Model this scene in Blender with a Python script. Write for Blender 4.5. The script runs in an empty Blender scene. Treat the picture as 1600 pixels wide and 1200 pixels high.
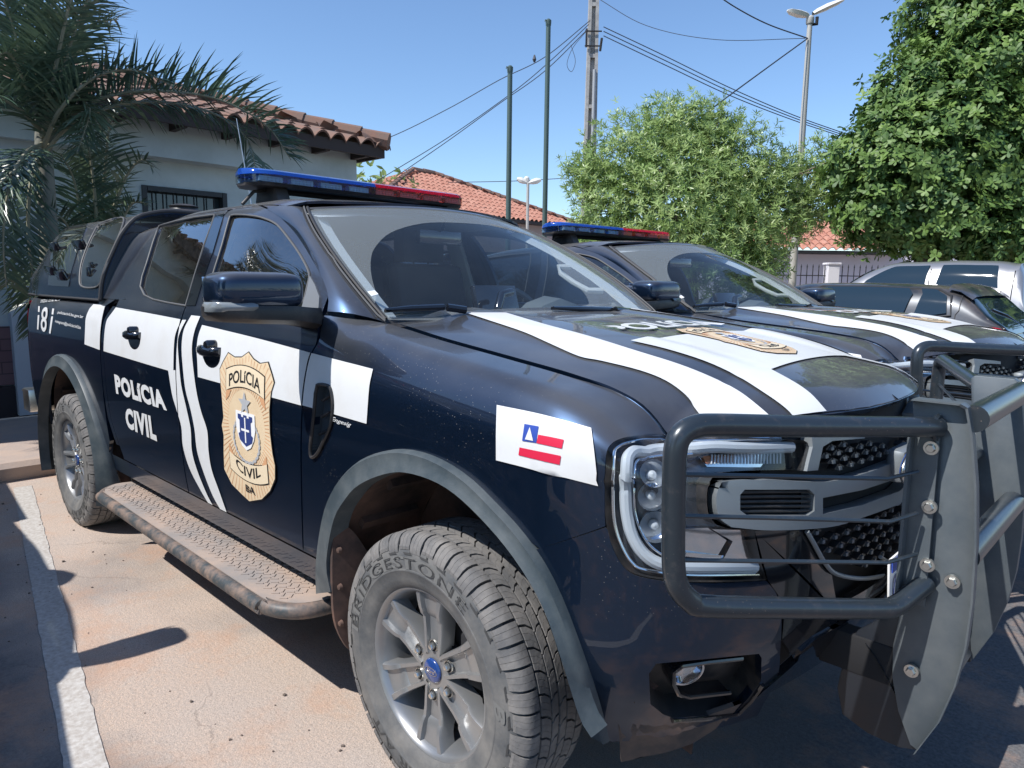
import bpy, bmesh, math, random
from mathutils import Vector, Matrix, geometry
from mathutils.bvhtree import BVHTree
from math import radians as R, sin, cos, pi, sqrt
random.seed(7)
sc = bpy.context.scene
COL = sc.collection
# ------------------------------------------------------------------ camera, sky, sun, exposure
CX, CY, CZ, YAW, PITCH, ROLL, FP = 1.43, -2.0846, 1.4645, 2.3337, 0.1408, 0.0130, 1110.0
fw = Vector((cos(YAW)*cos(PITCH), sin(YAW)*cos(PITCH), -sin(PITCH)))
rt = fw.cross(Vector((0, 0, 1))).normalized(); up = rt.cross(fw)
rt, up = cos(ROLL)*rt+sin(ROLL)*up, -sin(ROLL)*rt+cos(ROLL)*up
CAMO = Vector((CX, CY, CZ))
cam = bpy.data.cameras.new('camera'); co = bpy.data.objects.new('camera', cam); COL.objects.link(co)
M = Matrix((rt, up, -fw)).transposed().to_4x4(); M.translation = CAMO
co.matrix_world = M
cam.sensor_width = 36; cam.lens = FP/1600*36; cam.clip_end = 3000; cam.clip_start = .02
sc.camera = co
SUNV = Vector((-.20, -.757, 1.0)).normalized()      # direction to the sun
w = bpy.data.worlds.new('World'); sc.world = w; w.use_nodes = True
nt = w.node_tree; bg = nt.nodes['Background']
sky = nt.nodes.new('ShaderNodeTexSky'); sky.sky_type = 'NISHITA'; sky.sun_disc = False
sky.sun_elevation = math.asin(SUNV.z); sky.sun_rotation = math.atan2(SUNV.x, SUNV.y)
sky.air_density = 1.15; sky.dust_density = .25; sky.altitude = 900; sky.ozone_density = 6.0
nt.links.new(sky.outputs[0], bg.inputs[0]); bg.inputs[1].default_value = .15
sl = bpy.data.lights.new('sun', 'SUN'); sl.energy = 4.8; sl.angle = R(.5); sl.color = (1, .965, .92)
so = bpy.data.objects.new('sun', sl); COL.objects.link(so)
so.rotation_euler = SUNV.to_track_quat('Z', 'Y').to_euler()
sc.view_settings.view_transform = 'Standard'; sc.view_settings.look = 'None'
sc.view_settings.exposure = .30; sc.view_settings.gamma = 1
sc.cycles.max_bounces = 8; sc.cycles.glossy_bounces = 4; sc.cycles.transmission_bounces = 6; sc.cycles.transparent_max_bounces = 12
sc.cycles.use_denoising = True

# ------------------------------------------------------------------ pixel rays (used to take measurements off the camera)
def ray(px, py): return CAMO, (fw+rt*((px-800)/FP)-up*((py-600)/FP))
def onX(px, py, X): o, d = ray(px, py); return o+d*((X-o.x)/d.x)
def onY(px, py, Y): o, d = ray(px, py); return o+d*((Y-o.y)/d.y)
def onZ(px, py, Z): o, d = ray(px, py); return o+d*((Z-o.z)/d.z)
def onP(px, py, p, n):
    o, d = ray(px, py); return o+d*((Vector(p)-o).dot(n)/d.dot(n))
def dist(px, py, D): o, d = ray(px, py); return o+d*D

# ------------------------------------------------------------------ materials
def N(t, k, **kw):
    n = t.nodes.new(k)
    for a, b in kw.items(): setattr(n, a, b)
    return n
def L(t, a, b): t.links.new(a, b)
def mat(name, col=(.5, .5, .5), rough=.5, metal=0, coat=0, trans=0, ior=1.5, spec=.5, emit=None, es=1, bump=None, var=None, alpha=1, dirt=None, coatr=.03, top=None):
    """var=(colour2, scale, lo, hi): noise mix; bump=(scale, strength, dist); dirt=(colour, scale, lo, hi, maxfac) dusty film"""
    m = bpy.data.materials.new(name); m.use_nodes = True; t = m.node_tree; p = t.nodes['Principled BSDF']
    p.inputs['Base Color'].default_value = (*col, 1); p.inputs['Roughness'].default_value = rough
    p.inputs['Metallic'].default_value = metal; p.inputs['Coat Weight'].default_value = coat; p.inputs['Coat Roughness'].default_value = coatr
    p.inputs['Transmission Weight'].default_value = trans; p.inputs['IOR'].default_value = ior
    p.inputs['Specular IOR Level'].default_value = spec; p.inputs['Alpha'].default_value = alpha
    if emit: p.inputs['Emission Color'].default_value = (*emit, 1); p.inputs['Emission Strength'].default_value = es
    tc = N(t, 'ShaderNodeTexCoord'); src = None
    if var:
        c2, s, lo, hi = var
        nz = N(t, 'ShaderNodeTexNoise'); nz.inputs['Scale'].default_value = s; nz.inputs['Detail'].default_value = 8; nz.inputs['Roughness'].default_value = .65
        L(t, tc.outputs['Object'], nz.inputs[0])
        mr = N(t, 'ShaderNodeMapRange'); mr.inputs[1].default_value = lo; mr.inputs[2].default_value = hi; L(t, nz.outputs[0], mr.inputs[0])
        mx = N(t, 'ShaderNodeMix', data_type='RGBA'); mx.inputs[6].default_value = (*col, 1); mx.inputs[7].default_value = (*c2, 1)
        L(t, mr.outputs[0], mx.inputs[0]); L(t, mx.outputs[2], p.inputs['Base Color']); src = mx.outputs[2]
    if dirt:
        c2, s, lo, hi, mf = dirt
        nz = N(t, 'ShaderNodeTexNoise'); nz.inputs['Scale'].default_value = s; nz.inputs['Detail'].default_value = 10; nz.inputs['Roughness'].default_value = .7
        L(t, tc.outputs['Object'], nz.inputs[0])
        mr = N(t, 'ShaderNodeMapRange'); mr.inputs[1].default_value = lo; mr.inputs[2].default_value = hi; mr.inputs[4].default_value = mf; L(t, nz.outputs[0], mr.inputs[0])
        # specks
        vz = N(t, 'ShaderNodeTexVoronoi'); vz.inputs['Scale'].default_value = 95; L(t, tc.outputs['Object'], vz.inputs[0])
        vr = N(t, 'ShaderNodeMapRange'); vr.inputs[1].default_value = .12; vr.inputs[2].default_value = .06; vr.inputs[3].default_value = 0; vr.inputs[4].default_value = .55; L(t, vz.outputs['Distance'], vr.inputs[0])
        n2 = N(t, 'ShaderNodeTexNoise'); n2.inputs['Scale'].default_value = 3; L(t, tc.outputs['Object'], n2.inputs[0])
        m3 = N(t, 'ShaderNodeMapRange'); m3.inputs[1].default_value = .48; m3.inputs[2].default_value = .60; L(t, n2.outputs[0], m3.inputs[0])
        mu = N(t, 'ShaderNodeMath', operation='MULTIPLY'); L(t, vr.outputs[0], mu.inputs[0]); L(t, m3.outputs[0], mu.inputs[1])
        ad = N(t, 'ShaderNodeMath', operation='MAXIMUM'); L(t, mr.outputs[0], ad.inputs[0]); L(t, mu.outputs[0], ad.inputs[1])
        if top:                     # dust on surfaces that face up, its pale tone also painting in sky sheen
            ge = N(t, 'ShaderNodeNewGeometry'); sz = N(t, 'ShaderNodeSeparateXYZ'); L(t, ge.outputs['Normal'], sz.inputs[0])
            tr = N(t, 'ShaderNodeMapRange'); tr.inputs[1].default_value = .15; tr.inputs[2].default_value = .95; tr.inputs[4].default_value = top; L(t, sz.outputs[2], tr.inputs[0])
            n4 = N(t, 'ShaderNodeTexNoise'); n4.inputs['Scale'].default_value = 2.2; n4.inputs['Detail'].default_value = 9; L(t, tc.outputs['Object'], n4.inputs[0])
            r4 = N(t, 'ShaderNodeMapRange'); r4.inputs[1].default_value = .35; r4.inputs[2].default_value = .65; r4.inputs[3].default_value = .35; L(t, n4.outputs[0], r4.inputs[0])
            m4 = N(t, 'ShaderNodeMath', operation='MULTIPLY'); L(t, tr.outputs[0], m4.inputs[0]); L(t, r4.outputs[0], m4.inputs[1])
            a4 = N(t, 'ShaderNodeMath', operation='MAXIMUM'); L(t, ad.outputs[0], a4.inputs[0]); L(t, m4.outputs[0], a4.inputs[1]); ad = a4
        df = N(t, 'ShaderNodeBsdfDiffuse'); df.inputs[0].default_value = (*c2, 1)
        ms = N(t, 'ShaderNodeMixShader'); L(t, ad.outputs[0], ms.inputs[0]); L(t, p.outputs[0], ms.inputs[1]); L(t, df.outputs[0], ms.inputs[2])
        L(t, ms.outputs[0], t.nodes['Material Output'].inputs[0])
    if bump:
        s, st, d = bump
        nz = N(t, 'ShaderNodeTexNoise'); nz.inputs['Scale'].default_value = s; nz.inputs['Detail'].default_value = 6
        L(t, tc.outputs['Object'], nz.inputs[0]); b = N(t, 'ShaderNodeBump'); b.inputs['Strength'].default_value = st; b.inputs['Distance'].default_value = d
        L(t, nz.outputs[0], b.inputs['Height']); L(t, b.outputs[0], p.inputs['Normal'])
    return m
DUST = (.42, .33, .27)
MT = {}
MT['paint'] = mat('navy_black_paint', (.010, .026, .060), .34, .80, 1.0, dirt=((.41, .40, .38), 70, .6, .95, .05), coatr=.012, top=.20)
MT['inner'] = mat('underbody_black', (.012, .012, .014), .8)
MT['decal'] = mat('white_vinyl', (.66, .67, .67), .35, spec=.4, var=((.60, .59, .57), 6, .45, .8))
MT['black'] = mat('satin_black_plastic', (.018, .019, .021), .45, dirt=(DUST, 8, .45, .9, .25))
MT['gloss'] = mat('gloss_black', (.008, .009, .012), .12, coat=1)
MT['flare'] = mat('weathered_grey_plastic', (.042, .058, .068), .5, var=((.10, .115, .12), 7, .4, .7), bump=(300, .15, .002))
MT['liner'] = mat('dusty_brown_liner', (.045, .03, .026), .85, var=((.16, .09, .065), 6, .4, .7))
MT['glass'] = mat('window_glass', (.32, .40, .44), .0, trans=1.0, ior=1.45)
MT['tint'] = mat('tinted_glass', (.07, .10, .11), .0, trans=1.0, ior=1.6)
MT['rubber'] = mat('tyre_rubber', (.075, .08, .085), .8, var=((.20, .19, .175), 9, .35, .75), bump=(120, .2, .002))
MT['tread'] = mat('tread_rubber', (.11, .11, .112), .85, var=((.24, .225, .21), 14, .35, .75), bump=(90, .4, .003))
MT['alloy'] = mat('grey_alloy', (.30, .31, .32), .34, .65, var=((.38, .37, .35), 5, .4, .8))
MT['chrome'] = mat('bolt_steel', (.72, .70, .64), .28, 1)
MT['steel'] = mat('black_coated_steel', (.03, .04, .05), .3, .3, coat=.35, coatr=.2, dirt=(DUST, 30, .55, .9, .2))
MT['plate'] = mat('grey_coated_plate', (.10, .12, .135), .42, .35, var=((.17, .185, .19), 5, .4, .75), bump=(60, .1, .001))
MT['silver'] = mat('silver_grille_trim', (.28, .31, .33), .42, .5)
MT['lens'] = mat('clear_lens', (.93, .95, .96), .0, trans=1, ior=1.3)
MT['refl'] = mat('lamp_reflector', (.75, .77, .80), .12, 1)
MT['drl'] = mat('light_guide', (.50, .54, .58), .3, .0, spec=.8)
MT['amber'] = mat('amber_lens', (.45, .17, .07), .3)
MT['red'] = mat('red_lens', (.55, .01, .03), .2, spec=.8)
MT['redv'] = mat('red_vinyl', (.62, .02, .06), .4)
MT['bluev'] = mat('blue_vinyl', (.03, .07, .35), .4)
MT['navyv'] = mat('navy_vinyl', (.03, .05, .18), .45)
MT['ink'] = mat('black_ink', (.012, .012, .014), .5)
MT['gold'] = mat('tan_vinyl', (.72, .57, .38), .4, var=((.68, .52, .33), 12, .4, .7))
MT['gold2'] = mat('tan_banner_vinyl', (.76, .63, .44), .4)
MT['orange'] = mat('orange_vinyl', (.62, .34, .18), .4)
MT['greyv'] = mat('grey_vinyl', (.42, .43, .44), .4)
MT['board'] = mat('dusty_tread_plate', (.30, .27, .25), .7, .2, var=((.48, .36, .28), 4, .4, .7))
MT['interior'] = mat('dark_seat_fabric', (.045, .05, .06), .85)
MT['trimint'] = mat('pale_interior_trim', (.50, .53, .52), .7)
MT['dash'] = mat('dashboard_plastic', (.09, .11, .12), .6)
MT['bluelens'] = mat('blue_lightbar_lens', (.03, .14, .62), .08, trans=.55, ior=1.35)
MT['redlens'] = mat('red_lightbar_lens', (.75, .01, .04), .08, trans=.5, ior=1.35)
MT['ledw'] = mat('led_module', (.55, .60, .62), .3, .3)
MT['signal'] = mat('mirror_signal_lens', (.22, .24, .25), .12, spec=.9)
MT['white'] = mat('white_paint', (.8, .8, .8), .4)

# ------------------------------------------------------------------ mesh helpers
def link(name, me, m=None, parent=None, smooth=True):
    o = bpy.data.objects.new(name, me); COL.objects.link(o)
    if m is not None:
        for mm in (m if isinstance(m, (list, tuple)) else [m]): me.materials.append(mm)
    if parent is not None: o.parent = parent
    if smooth: me.shade_smooth()
    return o
def tag(o, label=None, cat=None, group=None, kind=None):
    if label: o['label'] = label
    if cat: o['category'] = cat
    if group: o['group'] = group
    if kind: o['kind'] = kind
    return o
def empty(name, loc=(0, 0, 0)):
    o = bpy.data.objects.new(name, None); COL.objects.link(o); o.location = loc; return o
class MB:
    """mesh builder: collects boxes, tubes, lathes, prisms into ONE mesh"""
    def __init__(s): s.v = []; s.f = []; s.mi = []; s.cur = 0
    def add(s, vs, fs):
        b = len(s.v); s.v += [tuple(v) for v in vs]; s.f += [tuple(b+i for i in f) for f in fs]; s.mi += [s.cur]*len(fs); return s
    def box(s, c, d, rot=None):
        c = Vector(c); h = Vector(d)/2
        vs = [Vector((x*h.x, y*h.y, z*h.z)) for x in (-1, 1) for y in (-1, 1) for z in (-1, 1)]
        if rot is not None: vs = [rot @ v for v in vs]
        return s.add([c+v for v in vs], [(0, 1, 3, 2), (4, 6, 7, 5), (0, 4, 5, 1), (2, 3, 7, 6), (0, 2, 6, 4), (1, 5, 7, 3)])
    def tube(s, pts, r, n=12, cap=True, closed=False):
        pts = [Vector(p) for p in pts]; rs = r if isinstance(r, (list, tuple)) else [r]*len(pts)
        vs = []; k = len(pts); t0 = None; nrm = None
        for i, p in enumerate(pts):
            a = pts[(i-1) % k] if (closed or i > 0) else p; b = pts[(i+1) % k] if (closed or i < k-1) else p
            t = (b-a).normalized()
            if nrm is None:
                nrm = t.cross(Vector((0, 0, 1)))
                if nrm.length < .1: nrm = t.cross(Vector((1, 0, 0)))
                nrm.normalize()
            else:
                nrm = (nrm-t*nrm.dot(t)).normalized()
            bn = t.cross(nrm)
            for j in range(n):
                th = 2*pi*j/n; vs.append(p+(nrm*cos(th)+bn*sin(th))*rs[i])
        fs = []
        for i in range(k if closed else k-1):
            for j in range(n):
                a = i*n+j; b = i*n+(j+1) % n; c = ((i+1) % k)*n+(j+1) % n; d = ((i+1) % k)*n+j
                fs.append((a, b, c, d))
        if cap and not closed: fs += [tuple(range(n))[::-1], tuple((k-1)*n+j for j in range(n))]
        return s.add(vs, fs)
    def lathe(s, prof, n=48, o=(0, 0, 0), M3=None, close=False):
        """prof: (r, h) pairs, axis = local z ; M3 maps local to world"""
        o = Vector(o); vs = []
        for r, h in prof:
            for j in range(n):
                th = 2*pi*j/n; v = Vector((r*cos(th), r*sin(th), h)); vs.append(o+(M3 @ v if M3 else v))
        fs = []
        for i in range(len(prof)-1):
            for j in range(n): fs.append((i*n+j, i*n+(j+1) % n, (i+1)*n+(j+1) % n, (i+1)*n+j))
        return s.add(vs, fs)
    def prism(s, poly, vec, n0=None):
        """poly: list of 3D points, extruded by vec"""
        k = len(poly); vec = Vector(vec); vs = [Vector(p) for p in poly]+[Vector(p)+vec for p in poly]
        return s.add(vs, [tuple(range(k))[::-1], tuple(range(k, 2*k))]+[(i, (i+1) % k, k+(i+1) % k, k+i) for i in range(k)])
    def grid(s, rows, closed=False):
        m = len(rows[0]); vs = [p for r in rows for p in r]; fs = []
        for i in range(len(rows)-1):
            for j in range(m-1): fs.append((i*m+j, i*m+j+1, (i+1)*m+j+1, (i+1)*m+j))
            if closed: fs.append((i*m+m-1, i*m, (i+1)*m, (i+1)*m+m-1))
        return s.add(vs, fs)
    def build(s, name, m, parent=None, smooth=True, bevel=0, auto=35, fix=True, seg=2):
        me = bpy.data.meshes.new(name); me.from_pydata(s.v, [], s.f)
        ms = m if isinstance(m, (list, tuple)) else [m]
        bm = bmesh.new(); bm.from_mesh(me)
        lay = None
        for f, i in zip(bm.faces, s.mi): f.material_index = i
        if bevel:
            bmesh.ops.remove_doubles(bm, verts=bm.verts, dist=1e-5)
            es = [e for e in bm.edges if len(e.link_faces) == 2 and e.calc_face_angle(0) > R(auto)]
            bmesh.ops.bevel(bm, geom=es, offset=bevel, segments=seg, affect='EDGES', profile=.5, clamp_overlap=True)
        if fix: bmesh.ops.recalc_face_normals(bm, faces=bm.faces)
        if smooth:
            for f in bm.faces: f.smooth = True
            for e in bm.edges:
                if len(e.link_faces) == 2 and e.calc_face_angle(0) > R(auto): e.smooth = False
        bm.to_mesh(me); bm.free()
        o = link(name, me, ms, parent, smooth=False)
        return o
def crspl(P, n=6, closed=False):
    """Catmull-Rom through points of any dimension"""
    P = [Vector(p) for p in P]; k = len(P); out = []
    if k < 3 and not closed: return P
    for i in range(k if closed else k-1):
        p0 = P[(i-1) % k] if (closed or i > 0) else P[0]*2-P[1]
        p1 = P[i]; p2 = P[(i+1) % k]; p3 = P[(i+2) % k] if (closed or i < k-2) else P[-1]*2-P[-2]
        for j in range(n):
            t = j/n; out.append(.5*((2*p1)+(p2-p0)*t+(2*p0-5*p1+4*p2-p3)*t*t+(3*p1-p0-3*p2+p3)*t**3))
    if not closed: out.append(P[-1])
    return out
def hermite(kn, x):
    """monotone-ish cubic through (x, v...) knots; returns list of values"""
    n = len(kn)
    if x <= kn[0][0]: i = 0
    elif x >= kn[-1][0]: i = n-2
    else:
        i = 0
        while kn[i+1][0] < x: i += 1
    x0, x1 = kn[i][0], kn[i+1][0]; t = (x-x0)/(x1-x0); h = x1-x0; out = []
    for c in range(1, len(kn[0])):
        s = (kn[i+1][c]-kn[i][c])/h
        def tan(j):
            if j == 0: return (kn[1][c]-kn[0][c])/(kn[1][0]-kn[0][0])
            if j == n-1: return (kn[-1][c]-kn[-2][c])/(kn[-1][0]-kn[-2][0])
            a = (kn[j][c]-kn[j-1][c])/(kn[j][0]-kn[j-1][0]); b = (kn[j+1][c]-kn[j][c])/(kn[j+1][0]-kn[j][0])
            ha = kn[j][0]-kn[j-1][0]; hb = kn[j+1][0]-kn[j][0]
            return (a*hb+b*ha)/(ha+hb)
        m0, m1 = tan(i), tan(i+1)
        if t < 0: out.append(kn[i][c]+m0*(x-x0)); continue
        if t > 1: out.append(kn[i+1][c]+m1*(x-x1)); continue
        t2, t3 = t*t, t*t*t
        out.append((2*t3-3*t2+1)*kn[i][c]+(t3-2*t2+t)*h*m0+(-2*t3+3*t2)*kn[i+1][c]+(t3-t2)*h*m1)
    return out
def sstep(a, b, x):
    t = min(1, max(0, (x-a)/(b-a))); return t*t*(3-2*t)
def lerp(a, b, t): return a+(b-a)*t
def pin(p, poly):
    x, y = p[0], p[1]; c = False; j = len(poly)-1
    for i in range(len(poly)):
        a, b = poly[i], poly[j]
        if (a[1] > y) != (b[1] > y) and x < (b[0]-a[0])*(y-a[1])/(b[1]-a[1])+a[0]: c = not c
        j = i
    return c
def dens(poly, d, closed=True):
    out = []; k = len(poly)
    for i in range(k if closed else k-1):
        a = Vector(poly[i]).to_2d() if len(poly[i]) > 2 else Vector(poly[i]); b = poly[(i+1) % k]; b = Vector((b[0], b[1]))
        m = max(1, int((b-a).length/d)); out += [a+(b-a)*(j/m) for j in range(m)]
    if not closed: out.append(Vector((poly[-1][0], poly[-1][1])))
    return out
class Surf:
    def __init__(s, f, u0, u1, v0, v1, nu=120, nv=50):
        s.f = f; s.rng = (u0, u1, v0, v1)
        vs = []; s.uv = []; s.tri = []
        for i in range(nu+1):
            for j in range(nv+1):
                u = lerp(u0, u1, i/nu); v = lerp(v0, v1, j/nv); vs.append(f(u, v)); s.uv.append((u, v))
        for i in range(nu):
            for j in range(nv):
                a = i*(nv+1)+j; b = a+1; c = a+nv+2; d = a+nv+1; s.tri += [(a, b, c), (a, c, d)]
        s.vs = vs; s.bvh = BVHTree.FromPolygons(vs, s.tri)
        s.sgn = 1
    def n(s, u, v, e=2e-3):
        a = s.f(u+e, v)-s.f(u-e, v); b = s.f(u, v+e)-s.f(u, v-e); m = a.cross(b)
        return m.normalized()*s.sgn if m.length > 1e-12 else Vector((0, 0, 1))
    def P(s, u, v, off=0):
        return s.f(u, v)+s.n(u, v)*off if off else s.f(u, v)
    def toUV(s, loc, i):
        t = s.tri[i]; r = geometry.barycentric_transform(loc, *[s.vs[k] for k in t], *[Vector((*s.uv[k], 0)) for k in t])
        return Vector((r.x, r.y))
    def px(s, x, y):
        o, d = ray(x, y); d = d.normalized(); loc, nn, i, ds = s.bvh.ray_cast(o, d)
        if loc is None:
            best = None
            for k in range(200):
                l, n2, j, dd = s.bvh.find_nearest(o+d*(.4+k*.03))
                if l is not None and (best is None or dd < best[0]): best = (dd, l, j)
            loc, i = best[1], best[2]
        return s.toUV(loc, i)
    def pxl(s, pts, step=6): return [s.px(x, y) for x, y in dens(pts, step)]
    def near(s, P): l, n2, j, dd = s.bvh.find_nearest(P); return s.toUV(l, j)
    def patch(s, name, outline, m, parent=None, inc=(), exc=(), off=0, thick=0, sp=.03, mirror=False, dn=None, thin=False, mi=None, flip=False, roll=0):
        """surface patch bounded by a uv outline; inc/exc are further uv outlines to clip by"""
        dn = dn or sp
        polys = [dens(outline, dn)]+[dens(p, dn) for p in inc]+[dens(p, dn) for p in exc]
        pts = []; eds = []
        for pl in polys:
            b = len(pts); pts += pl; eds += [(b+i, b+(i+1) % len(pl)) for i in range(len(pl))]
        us = [p[0] for p in outline]; vs_ = [p[1] for p in outline]
        nu = int((max(us)-min(us))/sp)+1; nv = int((max(vs_)-min(vs_))/sp)+1
        bnd = [p for pl in polys for p in pl]
        cell = {}
        for p in bnd: cell.setdefault((int(p[0]/sp), int(p[1]/sp)), []).append(p)
        for i in range(nu+1):
            for j in range(nv+1):
                q = Vector((min(us)+i*(max(us)-min(us))/nu, min(vs_)+j*(max(vs_)-min(vs_))/nv))
                if not pin(q, outline): continue
                c = (int(q[0]/sp), int(q[1]/sp)); ok = True
                for a in (-1, 0, 1):
                    for b in (-1, 0, 1):
                        for p in cell.get((c[0]+a, c[1]+b), ()):
                            if (p-q).length < sp*.45: ok = False
                if ok: pts.append(q)
        r = geometry.delaunay_2d_cdt(pts, eds, [], 0, 1e-6)
        V, F = r[0], r[2]; keep = []
        for f in F:
            c = sum((V[i] for i in f), Vector((0, 0)))/len(f)
            if pin(c, outline) and all(pin(c, p) for p in inc) and not any(pin(c, p) for p in exc): keep.append(list(f))
        return s.emit(name, V, keep, m, parent, off, thick, mirror, mi, flip, roll)
    def emit(s, name, V, F, m, parent, off=0, thick=0, mirror=False, mi=None, flip=False, roll=0):
        used = sorted({i for f in F for i in f}); mp = {k: i for i, k in enumerate(used)}
        uvs = [V[k] for k in used]; nr = [s.n(*q) for q in uvs]; ps = [s.f(*q)+nn*off for q, nn in zip(uvs, nr)]
        fs = [tuple(mp[i] for i in f) for f in F]
        if not fs: return None
        a, b, c = [ps[i] for i in fs[0][:3]]
        f2 = []
        for f in fs:
            a, b, c = [ps[i] for i in f[:3]]
            f2.append(f if (b-a).cross(c-a).dot(nr[f[0]]) > 0 else f[::-1])
        fs = f2; norms = list(nr); nf = len(fs)
        ec = {}
        for f in fs:
            for i in range(len(f)): e = (f[i], f[(i+1) % len(f)]); ec[e] = ec.get(e, 0)+1
        be = [e for e in ec if (e[1], e[0]) not in ec]
        if roll:                       # round the rim of the panel a little
            for i in {i for e in be for i in e}: ps[i] = ps[i]-nr[i]*roll
        if thick:
            bv = {}
            def tw(i, k):
                if (i, k) not in bv:
                    bv[(i, k)] = len(ps); ps.append(ps[i]-nr[i]*(thick if k else 0)); norms.append(None)
                return bv[(i, k)]
            for a, b in be: fs.append((tw(b, 0), tw(a, 0), tw(a, 1), tw(b, 1)))
        def mk(flipy, nm, par):
            me = bpy.data.meshes.new(nm)
            vs = [Vector((p.x, -p.y, p.z)) for p in ps] if flipy else ps
            ff = [f[::-1] for f in fs] if flipy else fs
            me.from_pydata(vs, [], ff); me.shade_smooth()
            cn = []
            for p in me.polygons:
                fn = p.normal.copy()
                for li in p.loop_indices:
                    vi = me.loops[li].vertex_index; nn = norms[vi]
                    if nn is None: cn.append(fn)
                    else: cn.append(Vector((nn.x, -nn.y, nn.z)) if flipy else nn)
            me.normals_split_custom_set(cn)
            o = link(nm, me, m, par, smooth=False)
            return o
        o = mk(False, name, parent)
        if mirror: mk(True, name, mirror if not isinstance(mirror, bool) else parent)
        return o
    def text(s, name, txt, quad, m, parent=None, off=.003, bold=.0, shear=0, mapf=None, space=1.0, inc=None):
        """text mapped into the uv quad (tl, tr, br, bl)"""
        V, F = textmesh(txt, bold, shear, space)
        def q(p):
            if mapf: return mapf(p)
            a, b = p; t = quad[0].lerp(quad[1], a); bb = quad[3].lerp(quad[2], a); return bb.lerp(t, b)
        return s.emit(name, [q(p) for p in V], F, m, parent, off)
_tc = {}
def textmesh(txt, bold=0, shear=0, space=1.0):
    key = (txt, bold, shear, space)
    if key in _tc: return _tc[key]
    c = bpy.data.curves.new('lettering', 'FONT'); c.body = txt; c.offset = bold; c.shear = shear; c.space_character = space; c.resolution_u = 3
    o = bpy.data.objects.new('lettering', c); COL.objects.link(o); dg = bpy.context.evaluated_depsgraph_get(); dg.update()
    me = bpy.data.meshes.new_from_object(o.evaluated_get(dg))
    vs = [v.co.copy() for v in me.vertices]; fs = [list(p.vertices) for p in me.polygons]
    bpy.data.objects.remove(o); bpy.data.curves.remove(c); bpy.data.meshes.remove(me)
    x0 = min(v.x for v in vs); x1 = max(v.x for v in vs); y0 = min(v.y for v in vs); y1 = max(v.y for v in vs)
    _tc[key] = ([Vector(((v.x-x0)/(x1-x0), (v.y-y0)/(y1-y0))) for v in vs], fs); return _tc[key]
def mirror_obj(o, parent=None):
    """a second object with the mesh mirrored in the vehicle's centre plane"""
    me = o.data.copy(); 
    for v in me.vertices: v.co.y = -v.co.y
    me.flip_normals()
    c = bpy.data.objects.new(o.name.split('.')[0], me); COL.objects.link(c); c.parent = parent if parent is not None else o.parent
    return c
def copy_tree(o, parent=None):
    c = o.copy(); COL.objects.link(c)
    if parent is not None: c.parent = parent
    for ch in list(o.children): copy_tree(ch, c)
    return c
MT['film'] = mat('dusty_glass_film', (.55, .60, .60), .9, alpha=.19)
MT['sealp'] = mat('rubber_seal', (.03, .03, .032), .6)
MT['trimgrey'] = mat('weathered_seal', (.10, .10, .10), .6)
def fresnel_glass(name, tint, rough=0, boost=1.0, dust=None):
    m = bpy.data.materials.new(name); m.use_nodes = True; t = m.node_tree; t.nodes.clear()
    o = N(t, 'ShaderNodeOutputMaterial'); tr = N(t, 'ShaderNodeBsdfTransparent'); tr.inputs[0].default_value = (*tint, 1)
    g = N(t, 'ShaderNodeBsdfGlossy'); g.inputs['Roughness'].default_value = rough
    fr = N(t, 'ShaderNodeFresnel'); fr.inputs[0].default_value = 1.5
    ge = N(t, 'ShaderNodeNewGeometry'); mi = N(t, 'ShaderNodeMapRange'); mi.inputs[3].default_value = 1.5; mi.inputs[4].default_value = 1/1.5; L(t, ge.outputs['Backfacing'], mi.inputs[0]); L(t, mi.outputs[0], fr.inputs[0])
    mu = N(t, 'ShaderNodeMath', operation='MULTIPLY'); mu.inputs[1].default_value = boost; mu.use_clamp = True; L(t, fr.outputs[0], mu.inputs[0])
    mx = N(t, 'ShaderNodeMixShader'); L(t, mu.outputs[0], mx.inputs[0]); L(t, tr.outputs[0], mx.inputs[1]); L(t, g.outputs[0], mx.inputs[2])
    if dust:
        c2, s, lo, hi, f0, f1 = dust
        tc = N(t, 'ShaderNodeTexCoord'); nz = N(t, 'ShaderNodeTexNoise'); nz.inputs['Scale'].default_value = s; nz.inputs['Detail'].default_value = 9; L(t, tc.outputs['Object'], nz.inputs[0])
        mr = N(t, 'ShaderNodeMapRange'); mr.inputs[1].default_value = lo; mr.inputs[2].default_value = hi; mr.inputs[3].default_value = f0; mr.inputs[4].default_value = f1; L(t, nz.outputs[0], mr.inputs[0])
        d = N(t, 'ShaderNodeBsdfDiffuse'); d.inputs[0].default_value = (*c2, 1); m2 = N(t, 'ShaderNodeMixShader')
        L(t, mr.outputs[0], m2.inputs[0]); L(t, mx.outputs[0], m2.inputs[1]); L(t, d.outputs[0], m2.inputs[2]); mx = m2
    L(t, mx.outputs[0], o.inputs[0]); return m
MT['glass'] = fresnel_glass('windscreen_glass', (.92, .96, .98), boost=1.1, dust=((.50, .56, .58), 5, .3, .8, .01, .03))
MT['tint'] = fresnel_glass('tinted_window_glass', (.30, .36, .38), boost=3.0, dust=((.35, .33, .28), 60, .4, .8, .01, .06))
MT['lens'] = fresnel_glass('clear_lamp_lens', (.93, .95, .96), boost=1.2, dust=((.45, .40, .36), 12, .5, .8, .0, .10))
MT['treadlt'] = mat('worn_lettering_rubber', (.15, .15, .145), .8)
MT['rubberdk'] = mat('dark_lettering_rubber', (.045, .045, .045), .85)
MT['capblue'] = mat('blue_enamel', (.015, .05, .20), .2, coat=1)
MT['disc'] = mat('brake_metal', (.02, .02, .022), .7, .2)
MT['lampback'] = mat('lamp_housing', (.10, .12, .15), .25, .7)
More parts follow.
